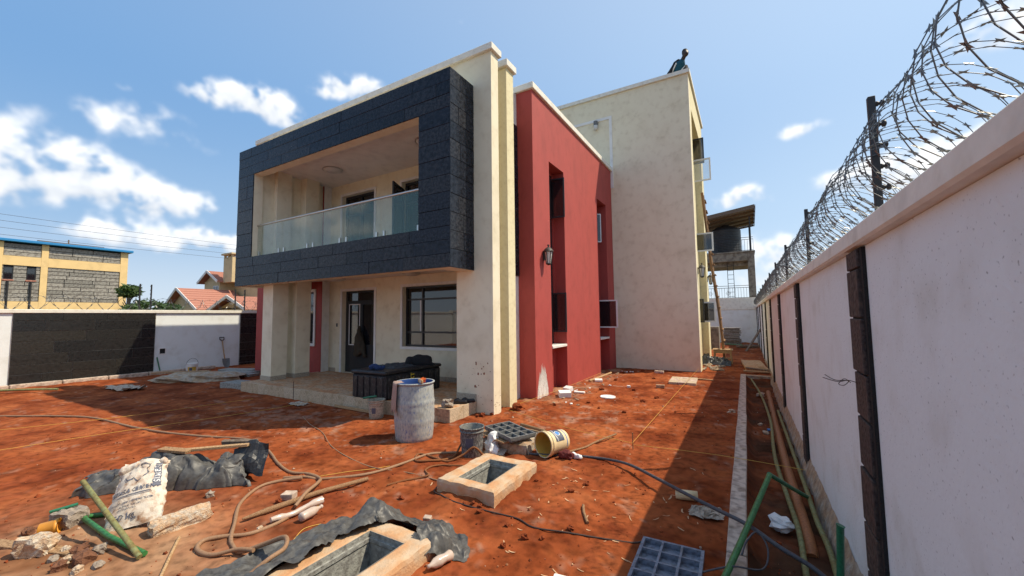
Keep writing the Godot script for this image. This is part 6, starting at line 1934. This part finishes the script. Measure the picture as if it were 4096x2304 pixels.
func left_corner():
	var s
	var t = thing("shovel", "shovel leaning against the white left wall", "shovel", V(-17.30, 0, -7.82))
	s = ST(false)
	tube(s, [V(0.10, 0.30, 0.02), V(-0.20, 1.0, 0.0)], 0.022, 7)
	fin(s, "shaft", M.wood, t)
	s = ST(false)
	tube(s, [V(-0.20, 1.0, 0.0), V(-0.22, 1.05, -0.07), V(-0.255, 1.13, -0.075), V(-0.255, 1.13, 0.075), V(-0.22, 1.05, 0.07), V(-0.20, 1.0, 0.0)], 0.018, 6)
	fin(s, "grip", M.blackmetal, t)
	s = ST(false)
	sheet(s, 6, 6, func(u, v):
		var w = 0.13 * (1.0 - 0.5 * pow(v, 3.0))
		return V(0.10 + 0.10 * v + 0.03 * pow(2.0 * u - 1.0, 2.0), 0.34 - 0.34 * v, lerpf(-w, w, u)))
	fin(s, "blade", M.cover, t)
	var b = bucket("paint_bucket", "white paint bucket with a yellow label by the left wall", Transform3D(Basis(), on(-16.35, -6.42, 0.0)), 0.17, 0.145, 0.36, M.labelwhite, M.labelwhite)
	wrap_label(b, 0.145, 0.17, 0.36, 0.45, 2.0, 0.06, 0.25, M.yellowplastic, "yellow_label")
	wrap_label(b, 0.145, 0.17, 0.36, 0.75, 1.25, 0.10, 0.22, M.label, "label_picture", 0.003)
	s = ST(false)
	var hp = []
	for i in 13:
		var a = PI * i / 12.0
		hp.append(V(0.05 * sin(a), 0.31 + 0.22 * sin(a), 0.175 * cos(a)))
	tube(s, hp, 0.005, 5)
	fin(s, "handle", M.blackmetal, b)
	t = thing("concrete_lump", "long low lump of concrete on the earth left of the porch", "slab", on(-14.3, -5.85, 0.0), 0.55)
	s = ST()
	rock(s, V(0, 0.05, 0), V(1.25, 0.15, 0.62), 271, 0.3, 8, 18)
	fin(s, "lump", M.concrete, t)
	board("loose_board", "flat brown board lying on the concrete lump", "board", V(-15.3, 0.20, -5.75), V(1.5, 0.03, 0.25), 0.75, 0.0, M.wood)
	for i in 3:
		board("paving_slab", "grey paving slab laid beside the left wing, %s of three" % ["nearest", "middle", "farthest"][i], "paving slab", on(-14.1 - i * 0.55, -6.75 - i * 0.30, 0.06), V(1.3, 0.08, 0.42), 0.35, 0.0, M.grey, 0.0, "paving slabs by the left wing")
	board("paving_slab", "grey slab resting against the left end of the porch", "paving slab", on(-11.75, -5.75, 0.06), V(1.0, 0.16, 0.5), 0.12, 0.0, M.grey)
	s = ST()
	var q = noise(272, 3.0, 3)
	sheet(s, 10, 7, func(u, v):
		var x = lerpf(-14.9, -13.7, u) + q.get_noise_2d(u * 2.0, v * 2.0) * 0.15
		var z = lerpf(-3.9, -4.4, v) + q.get_noise_2d(u * 2.0 + 5.0, v * 2.0) * 0.15
		return on(x, z, 0.02 + 0.18 * absf(q.get_noise_2d(x * 2.0, z * 2.0))), true)
	tag(fin(s, "torn_sacks", M.paper), "torn empty sacks lying before the black stone wall", "sack")
	pipe("green_pipe", "green pipe lying from the left edge towards the stone wall", "pipe", [V(-16.9, 0.12, -1.6), V(-16.2, 0.08, -2.6), V(-15.6, 0.05, -3.2)], 0.03, M.dustgreen, 7, 3)
	pipe("green_pipe", "thin green pipe standing in the corner of the black and white wall panels", "pipe", [V(-17.45, 0.02, -5.95), V(-17.53, 0.55, -5.86)], 0.02, M.teal, 7, 1)
	t = thing("pipe_frame", "green pipe frame standing at the far left edge by the wall", "pipe frame", V(-17.2, 0, -2.3))
	s = ST(false)
	tube(s, [V(0, 0, 0), V(0, 0.34, 0)], 0.022, 7)
	tube(s, [V(0, 0.34, 0), V(-0.1, 0.33, 1.2)], 0.022, 7)
	fin(s, "pipes", M.teal, t)

# ---------------------------------------------------------------- person on the tower roof
func person():
	var t = thing("person", "person in a teal and black work shirt leaning over the tower parapet", "person", V(-2.05, 8.95, -14.75))
	var O = t.position
	var hip = V(-1.98, 9.86, -14.70) - O
	var sh = V(-1.56, 10.44, -14.50) - O
	var ls = V(-1.74, 10.46, -14.46) - O
	var rs = V(-1.40, 10.38, -14.62) - O
	var neck = V(-1.45, 10.60, -14.44) - O
	var head = V(-1.365, 10.72, -14.36) - O
	var body = []
	body.append([neck + V(-0.04, -0.08, 0), head + V(-0.02, -0.05, 0.0), 0.07, 0.065])
	body.append([head + V(-0.015, 0.04, -0.02), head + V(0.02, -0.06, 0.03), 0.102, 0.078])
	body.append([head + V(0.03, -0.01, 0.085), head + V(0.035, -0.035, 0.095), 0.016, 0.020])
	body.append([head + V(-0.095, -0.01, -0.01), head + V(-0.09, 0.02, -0.01), 0.018, 0.018])
	body.append([head + V(0.085, -0.02, 0.0), head + V(0.085, 0.015, 0.0), 0.016, 0.016])
	var le = V(-1.92, 10.18, -14.40) - O
	var lh = V(-1.86, 9.93, -14.24) - O
	var re = V(-1.36, 10.14, -14.42) - O
	var rh = V(-1.42, 9.92, -14.22) - O
	body.append([ls, le, 0.058, 0.046]); body.append([le, lh, 0.046, 0.034])
	body.append([rs, re, 0.058, 0.046]); body.append([re, rh, 0.046, 0.034])
	for e in [[lh, 1.0], [rh, -1.0]]:
		body.append([e[0], e[0] + V(0.02, -0.03, 0.07), 0.036, 0.032])
		for f in 4:
			var p = e[0] + V(-0.03 + 0.022 * f, -0.03, 0.07)
			body.append([p, p + V(0, -0.03, 0.06 - 0.004 * absf(f - 1.5)), 0.011, 0.009])
		body.append([e[0] + V(0.035 * e[1], -0.02, 0.03), e[0] + V(0.06 * e[1], -0.03, 0.075), 0.012, 0.010])
	body.append([hip, sh, 0.12, 0.13])
	for k in [-1.0, 1.0]:
		var h2 = hip + V(0.07 * k, -0.04, 0.06 * k)
		var kn = V(-2.04 + 0.1 * k, 9.42, -14.62 + 0.05 * k) - O
		var an = V(-2.10 + 0.1 * k, 9.03, -14.80 + 0.05 * k) - O
		body.append([h2, kn, 0.085, 0.06]); body.append([kn, an, 0.056, 0.04])
		body.append([an + V(0, -0.03, -0.02), an + V(0.05, -0.045, 0.14), 0.04, 0.03])
	var s = ST(false)
	blob(s, body, V(-0.30, -0.05, -0.30), V(0.98, 2.02, 0.80), 0.024, 0.035)
	fin(s, "body", M.skin, t)
	s = ST(false)
	blob(s, [[hip + V(0.02, 0.03, 0), sh, 0.145, 0.16], [ls + V(0.1, 0, 0), rs - V(0.1, 0, 0), 0.10, 0.10], [neck + V(-0.06, -0.12, 0), neck + V(-0.03, -0.06, 0), 0.085, 0.075]], V(-0.2, 0.7, -0.25), V(0.95, 1.8, 0.62), 0.026, 0.05)
	fin(s, "shirt", M.tealcloth, t)
	s = ST(false)
	blob(s, [[ls, le, 0.074, 0.064], [le, lh + V(-0.02, 0.06, -0.04), 0.064, 0.05], [rs, re, 0.074, 0.064], [re, rh + V(0, 0.06, -0.04), 0.064, 0.05], [ls + V(0.02, 0.05, 0.03), ls + V(0.14, 0.10, 0.06), 0.06, 0.05]], V(-0.2, 0.85, -0.25), V(1.0, 1.8, 0.70), 0.026, 0.03)
	fin(s, "sleeves", M.blackcloth, t)
	for e in [[ls + V(0.075, 0.0, 0.115), hip + V(0.10, 0.26, 0.17)], [rs + V(-0.02, -0.02, 0.12), hip + V(0.34, 0.20, 0.19)]]:
		s = ST(false)
		tube(s, [e[0], e[0].lerp(e[1], 0.5) + V(0, 0, 0.05), e[1]], 0.022, 6)
		fin(s, "white_stripe", M.labelwhite, t)
	s = ST(false)
	blob(s, [[hip, hip + V(0.0, -0.1, 0), 0.14, 0.13], [hip + V(-0.07, -0.04, -0.06), V(-2.14, 9.42, -14.67) - O, 0.10, 0.075], [hip + V(0.07, -0.04, 0.06), V(-1.94, 9.42, -14.57) - O, 0.10, 0.075], [V(-2.14, 9.42, -14.67) - O, V(-2.20, 9.08, -14.85) - O, 0.075, 0.06], [V(-1.94, 9.42, -14.57) - O, V(-2.0, 9.08, -14.75) - O, 0.075, 0.06]], V(-0.35, 0.0, -0.35), V(0.45, 1.15, 0.40), 0.03, 0.05)
	fin(s, "trousers", M.blackcloth, t)
	s = ST(false)
	blob(s, [[head + V(-0.02, 0.07, -0.025), head + V(-0.01, 0.05, -0.03), 0.098, 0.098]], head + V(-0.2, -0.06, -0.2), head + V(0.2, 0.25, 0.2), 0.018, 0.02)
	fin(s, "hair", M.blackcloth, t)

# ---------------------------------------------------------------- neighbours
func leafy(called, label, at, height, crown, n, kind, sd, leaf_size = 0.22):
	var t = thing(called, label, "tree", at)
	rng.seed = sd
	var s = ST(false)
	tube(s, smooth([V(0, -0.1, 0), V(0.05, height * 0.4, 0.04), V(-0.04, height * 0.75, 0.02), V(0.02, height * 0.95, 0)]), 0.10, 7)
	for i in 5:
		var a = TAU * i / 5.0
		tube(s, [V(0, height * (0.5 + 0.07 * i), 0), V(cos(a) * crown.x * 0.6, height * (0.7 + 0.05 * i), sin(a) * crown.z * 0.6)], [0.05, 0.02], 5)
	fin(s, "trunk", M.trunk, t)
	s = ST()
	for i in n:
		var d = V(R(-1, 1), R(-1, 1), R(-1, 1))
		if d.length() > 1.0: d = d.normalized() * R(0.6, 1.0)
		var p = V(0, height - crown.y * 0.6, 0) + V(d.x * crown.x, d.y * crown.y, d.z * crown.z)
		var u = V(R(-1, 1), R(-0.6, 0.6), R(-1, 1)).normalized()
		var w = u.cross(V(R(-1, 1), R(-1, 1), R(-1, 1))).normalized()
		var q = leaf_size * R(0.6, 1.3)
		quad(s, p - u * q, p - w * q * 0.35, p + u * q, p + w * q * 0.35)
	fin(s, "crown", M.leaf if kind == 0 else M.leaf2, t)

func neighbours():
	var s
	# yellow and grey stone building beyond the left wall
	var t = thing("yellow_building", "yellow framed building with grey stone panels and a blue roof edge", "building", V(-38, 0, 0))
	s = ST()
	bx(s, -8.0, -0.10, -0.1, 6.62, -10.78, 4.0)
	fin(s, "core_wall", M.grout, t)
	s = ST()
	for z in [[-10.80, -10.40], [-7.02, -6.72], [-5.22, -3.6], [-1.0, -0.4]]:
		s = ST()
		bx(s, -0.0999, 0.0, -0.1, 6.66, z[0], z[1], 0.01)
		fin(s, "column", M.yellowwall, t)
	s = ST()
	bx(s, -8.0, -0.1, -0.1, 6.66, -10.81, -10.7801)
	fin(s, "end_wall", M.yellowwall, t)
	s = ST()
	for y in [[5.26, 5.82], [2.55, 3.07], [-0.1, 0.3]]:
		for z in [[-10.399, -7.021], [-6.719, -5.221], [-3.599, -1.001]]:
			bx(s, -0.0999, -0.004, y[0], y[1], z[0], z[1])
	fin(s, "beam", M.yellowwall, t)
	facing(t, "stone_block", V(-0.0995, 5.82, -7.02), V(0, 0, -1), V(1, 0, 0), 3.38, course(0.0, 0.76, 3), 0.7, 1.5, 0.05, "block", 41, [], 0.03)
	facing(t, "stone_block", V(-0.0995, 3.07, -7.02), V(0, 0, -1), V(1, 0, 0), 3.38, course(0.0, 2.19, 9), 0.7, 1.5, 0.05, "block", 42, [], 0.03)
	facing(t, "stone_block", V(-0.0995, 5.82, -5.22), V(0, 0, -1), V(1, 0, 0), 1.5, course(0.0, 0.76, 3), 0.7, 1.5, 0.05, "block", 43, [], 0.03)
	facing(t, "stone_block", V(-0.0995, 3.07, -5.22), V(0, 0, -1), V(1, 0, 0), 1.5, course(0.0, 2.19, 9), 0.7, 1.5, 0.05, "block", 44, [[0.06, 0.42, 1.30, 2.10], [0.96, 1.32, 1.30, 2.10]], 0.03)
	for z in [-5.46, -6.36]:
		casement(t, "window", "x", z - 0.18, z + 0.18, 4.40, 5.14, -0.055, [], [4.78], M.frame, M.darkpane, 0.03, 0.04)
		s = ST()
		bx(s, -0.0999, -0.01, 4.30, 4.39, z - 0.22, z + 0.22, 0.01)
		fin(s, "sill", M.roofred, t)
		s = ST(false)
		tube(s, [V(0.0, 2.0, z), V(0.0, 4.30, z)], 0.05, 7)
		fin(s, "drain_pipe", M.blackmetal, t)
	s = ST()
	bx(s, -8.2, 0.25, 6.662, 6.82, -11.0, 4.2, 0.02)
	fin(s, "roof_edge", M.bluemetal, t)
	s = ST()
	bar(s, V(-0.6, 6.95, -6.6), V(-0.4, 6.9, -9.6), 0.3, 0.06)
	bar(s, V(-0.8, 6.82, -8.0), V(-0.8, 7.25, -8.0), 0.06, 0.06)
	fin(s, "roof_timbers", M.plank, t)
	# red roofed house
	t = thing("red_roofed_house", "buff house with terracotta roofs and a chimney beyond the left wall", "house", V(-48, 0, -22))
	var O = t.position
	s = ST()
	bx(s, -5.6, 1.4, -0.1, 3.0, 3.30, -3.0)
	bx(s, -7.0, -3.4, -0.1, 6.3, -0.5, -7.0)
	bx(s, -3.399, 9.0, -0.1, 6.25, -2.0, -8.0)
	bx(s, 6.8, 12.0, -0.1, 2.85, 4.0, -1.99)
	fin(s, "walls", M.housewall, t)
	var gable = func(x0, x1, xa, ye, ya, z0, z1, over, called):
		# roof prism with its gable to +z: eaves x0 x1, ridge at xa
		var a = V(x0 - over, ye - 0.25, z0); var b = V(xa, ya, z0); var c = V(x1 + over, ye - 0.25, z0)
		var a2 = V(a.x, a.y, z1); var b2 = V(b.x, b.y, z1); var c2 = V(c.x, c.y, z1)
		var up = V(0, 0.12, 0)
		s = ST()
		for q in [[a, b, b2, a2], [c, b, b2, c2]]:
			var ctr = V(xa, ye - 3.0, (z0 + z1) / 2.0)
			outp(s, [q[0] + up, q[1] + up, q[2] + up, q[3] + up], ctr)
			outp(s, [q[0] + up, q[1] + up, q[1], q[0]], V(xa, ye, z1))
			outp(s, [q[0], q[3], q[3] + up, q[0] + up], ctr)
		# tile courses as real steps
		var n = 9
		for q in [[a, b], [c, b]]:
			for i in n:
				var p = q[0].lerp(q[1], (i + 0.5) / n) + V(0, 0.13, 0)
				bar(s, p + V(0, 0, 0.02), V(p.x, p.y, z1), 0.06, 0.07)
		var ro = fin(s, "roof", M.roofred, t)
		s = ST()
		bar(s, a + V(0, 0.06, 0.05), b + V(0, 0.06, 0.05), 0.06, 0.26)
		bar(s, c + V(0, 0.06, 0.05), b + V(0, 0.06, 0.05), 0.06, 0.26)
		fin(s, "barge_board", M.trim, ro)
		s = ST()
		outp(s, [V(x0, ye - 0.1, z0 - 0.6), V(x1, ye - 0.1, z0 - 0.6), V(xa, ya - 0.15, z0 - 0.6)], V(xa, ye, z0 - 3.0))
		fin(s, "gable_wall", M.housewall, ro)
	gable.call(-5.9, 1.6, -2.65, 3.0, 5.05, 3.75, -1.5, 0.35, "roof")
	gable.call(-7.2, -3.2, -5.3, 6.3, 7.35, 0.0, -7.2, 0.4, "roof")
	gable.call(6.6, 12.2, 9.6, 2.85, 3.75, 4.6, -2.2, 0.35, "roof")
	s = ST()
	outp(s, [V(-3.6, 6.2, -1.6), V(9.4, 6.2, -1.6), V(9.4, 8.0, -5.0), V(-3.6, 8.0, -5.0)], V(3, 0, -4))
	outp(s, [V(-3.6, 6.2, -8.4), V(9.4, 6.2, -8.4), V(9.4, 8.0, -5.0), V(-3.6, 8.0, -5.0)], V(3, 0, -4))
	fin(s, "roof", M.roofred, t)
	s = ST()
	bx(s, -2.95, -1.05, 6.0, 8.85, -1.4, -0.6, 0.02)
	bx(s, -3.15, -0.85, 9.1, 9.28, -1.6, -0.4, 0.02)
	for q in [[-2.8, -1.3], [-1.2, -1.3], [-2.8, -0.7], [-1.2, -0.7], [-2.0, -0.7]]: bx(s, q[0] - 0.1, q[0] + 0.1, 8.8, 9.12, q[1] - 0.1, q[1] + 0.1)
	fin(s, "chimney", M.housewall, t)
	casement(t, "window", "z", -4.8, -3.6, 4.6, 5.7, -0.44, [-4.2], [], M.whiteframe, M.darkpane, 0.06, 0.05)
	# trees beyond the left wall
	leafy("small_tree", "papaya like tree top showing beside the yellow building", V(-35.5, 0, -10.25), 4.05, V(0.62, 0.42, 0.62), 260, 0, 301, 0.30)
	leafy("small_tree", "round green bush top left of the fence posts pair", V(-35.5, 0, -11.2), 3.05, V(1.1, 0.7, 1.1), 700, 1, 302, 0.16)
	leafy("small_tree", "round green bush top just left of the red roofed house", V(-36.0, 0, -12.6), 2.85, V(0.9, 0.55, 0.9), 600, 1, 303, 0.16)
	leafy("small_tree", "low green bush at the foot of the papaya", V(-34.0, 0, -9.9), 2.7, V(0.5, 0.5, 0.5), 300, 0, 304, 0.16)
	for i in 4:
		var y = [10.5, 10.0, 9.45, 8.9][i]
		var p = []
		for k in 13:
			p.append(V(-50.0, y - 0.25 * sin(PI * k / 12.0), lerpf(6.0, -34.0, k / 12.0)))
		pipe("power_line", "thin power line crossing the sky at left, %s from the top" % ["first", "second", "third", "fourth"][i], "power line", p, 0.012, M.wire, 4, 1, "power lines")
	water_tower()

func railing(parent, x0, x1, y0, y1, z, n):
	var s = ST()
	for y in [y1, y1 - 0.14, y0 + 0.04]: bar(s, V(x0, y, z), V(x1, y, z), 0.03, 0.03)
	for i in n + 1:
		var x = lerpf(x0, x1, float(i) / n)
		bar(s, V(x, y0, z), V(x, y1 - 0.14, z), 0.018, 0.018)
	var d = 0.16
	for k in [0.28, 0.62]:
		var c = V(lerpf(x0, x1, k), (y0 + y1) / 2.0 - 0.08, z + 0.012)
		for q in [1.0, 0.5]:
			bar(s, c + V(-d * q, 0, 0), c + V(0, d * q, 0), 0.015, 0.015); bar(s, c + V(0, d * q, 0), c + V(d * q, 0, 0), 0.015, 0.015)
			bar(s, c + V(d * q, 0, 0), c + V(0, -d * q, 0), 0.015, 0.015); bar(s, c + V(0, -d * q, 0), c + V(-d * q, 0, 0), 0.015, 0.015)
	fin(s, "railing", M.blackmetal, parent)

func water_tower():
	var t = thing("water_tower", "concrete water tank tower with a tin roof beyond the rear wall", "water tower", V(0, 0, -31.5))
	var s = ST()
	for e in [[0.30, -0.2], [-3.4, -0.2], [0.30, -3.4], [-3.4, -3.4]]:
		s = ST()
		bx(s, e[0], e[0] + 0.4, -0.1, 5.96, e[1], e[1] + 0.4, 0.015)
		fin(s, "column", M.darkconc, t)
	s = ST()
	bx(s, -2.999, 0.299, 5.40, 5.965, -0.18, 0.19, 0.015)
	bx(s, -3.35, 0.66, 5.10, 5.96, -2.999, -0.201, 0.01)
	fin(s, "beam", M.darkconc, t)
	s = ST()
	bx(s, -3.45, 0.75, 5.967, 6.06, -3.5, 0.24, 0.01)
	fin(s, "platform", M.darkconc, t)
	s = ST()
	bx(s, -4.0, 0.9, -0.1, 2.86, -3.6, -0.21, 0.01)
	fin(s, "lower_storey", M.darkconc, t)
	railing(t, -3.0, 0.66, 6.06, 6.98, 0.18, 22)
	railing(t, -3.0, 0.30, 2.86, 3.72, 0.10, 20)
	s = ST(false)
	var pr = [[0.0, 6.06], [0.98, 6.06]]
	for i in 15:
		var y = 6.1 + i * 0.115
		pr.append([1.0, y]); pr.append([1.0, y + 0.06]); pr.append([0.97, y + 0.085])
	pr += [[0.92, 7.88], [0.6, 8.08], [0.28, 8.14], [0.28, 8.22], [0.0, 8.22]]
	lathe(s, pr, 30, Transform3D(Basis(), V(-1.02, 0, -1.3)), false)
	fin(s, "black_tank", M.tank, t)
	s = ST()
	for q in [[0.52, 0.15], [-3.1, 0.15], [0.52, -3.1], [-3.1, -3.1]]:
		bx(s, q[0] - 0.04, q[0] + 0.04, 6.061, 8.4, q[1] - 0.04, q[1] + 0.04)
	fin(s, "roof_post", M.blackmetal, t)
	# sloping tin roof with fascia
	s = ST()
	var A = V(-3.6, 8.35, 0.55); var B = V(0.85, 8.98, 0.55); var C = V(0.85, 8.55, -3.7); var D = V(-3.6, 7.95, -3.7)
	var up = V(0, 0.08, 0)
	var ctr = (A + B + C + D) / 4.0 + up / 2.0
	for q in [[A, B, C, D], [A + up, B + up, C + up, D + up], [A, B, B + up, A + up], [B, C, C + up, B + up], [C, D, D + up, C + up], [D, A, A + up, D + up]]: outp(s, q, ctr)
	fin(s, "tin_roof", M.tin, t)
	s = ST()
	for k in 6:
		var f = k / 5.0
		bar(s, A.lerp(D, f) - up * 0.9, B.lerp(C, f) - up * 0.9, 0.07, 0.12)
	bar(s, A + V(0, -0.02, 0.06), B + V(0, -0.02, 0.06), 0.03, 0.26)
	bar(s, B + V(0.03, -0.02, 0.0), C + V(0.03, -0.02, 0.0), 0.03, 0.26)
	fin(s, "rafter", M.plank, t)
	s = ST()
	for x in [-0.95, -0.58]: bar(s, V(x, 2.86, -0.05), V(x, 5.4, -0.15), 0.035, 0.035)
	for i in 8: bar(s, V(-0.95, 3.0 + i * 0.3, -0.06), V(-0.58, 3.0 + i * 0.3, -0.06), 0.025, 0.025)
	fin(s, "ladder", M.blackmetal, t)

# ---------------------------------------------------------------- build
func _ready():
	# camera: eye height 1.8 m, turned left of the wall's direction, tilted slightly up
	var cam = Camera3D.new()
	cam.name = "camera"
	cam.fov = 71.44
	cam.near = 0.05; cam.far = 1500.0
	cam.transform = Transform3D(Basis(Vector3.UP, deg_to_rad(30.147)) * Basis(Vector3.RIGHT, deg_to_rad(4.07)) * Basis(Vector3.BACK, deg_to_rad(-0.691)), V(0, 1.8, 0))
	add_child(cam)
	cam.current = true
	# sun high on the right, a little behind the house
	var sunward = V(0.617, 1.0, -0.40).normalized()
	var env = Environment.new()
	env.background_mode = Environment.BG_SKY
	env.sky = make_sky(sunward)
	env.tonemap_mode = Environment.TONE_MAPPER_LINEAR
	env.tonemap_exposure = 1.42
	env.sdfgi_enabled = true; env.ssao_enabled = true; env.ssil_enabled = true
	var we = WorldEnvironment.new()
	we.name = "world"
	we.environment = env
	add_child(we)
	var sun = DirectionalLight3D.new()
	sun.name = "sun"
	sun.light_energy = 1.2
	sun.light_color = Color(1.0, 0.945, 0.84)
	sun.light_angular_distance = 0.5
	sun.shadow_enabled = true
	sun.transform = Transform3D(Basis.looking_at(-sunward, Vector3.UP), V(20, 40, -10))
	add_child(sun)
	rng.seed = 1
	n1 = noise(1, 0.22, 3); n2 = noise(2, 1.3, 4); n3 = noise(3, 6.0, 3); n4 = noise(4, 2.6, 1, FastNoiseLite.TYPE_CELLULAR)
	make_materials()
	M.block4 = M.block1
	ground()
	boundary()
	house()
	neighbours()
	yard()
	person()
	litter()
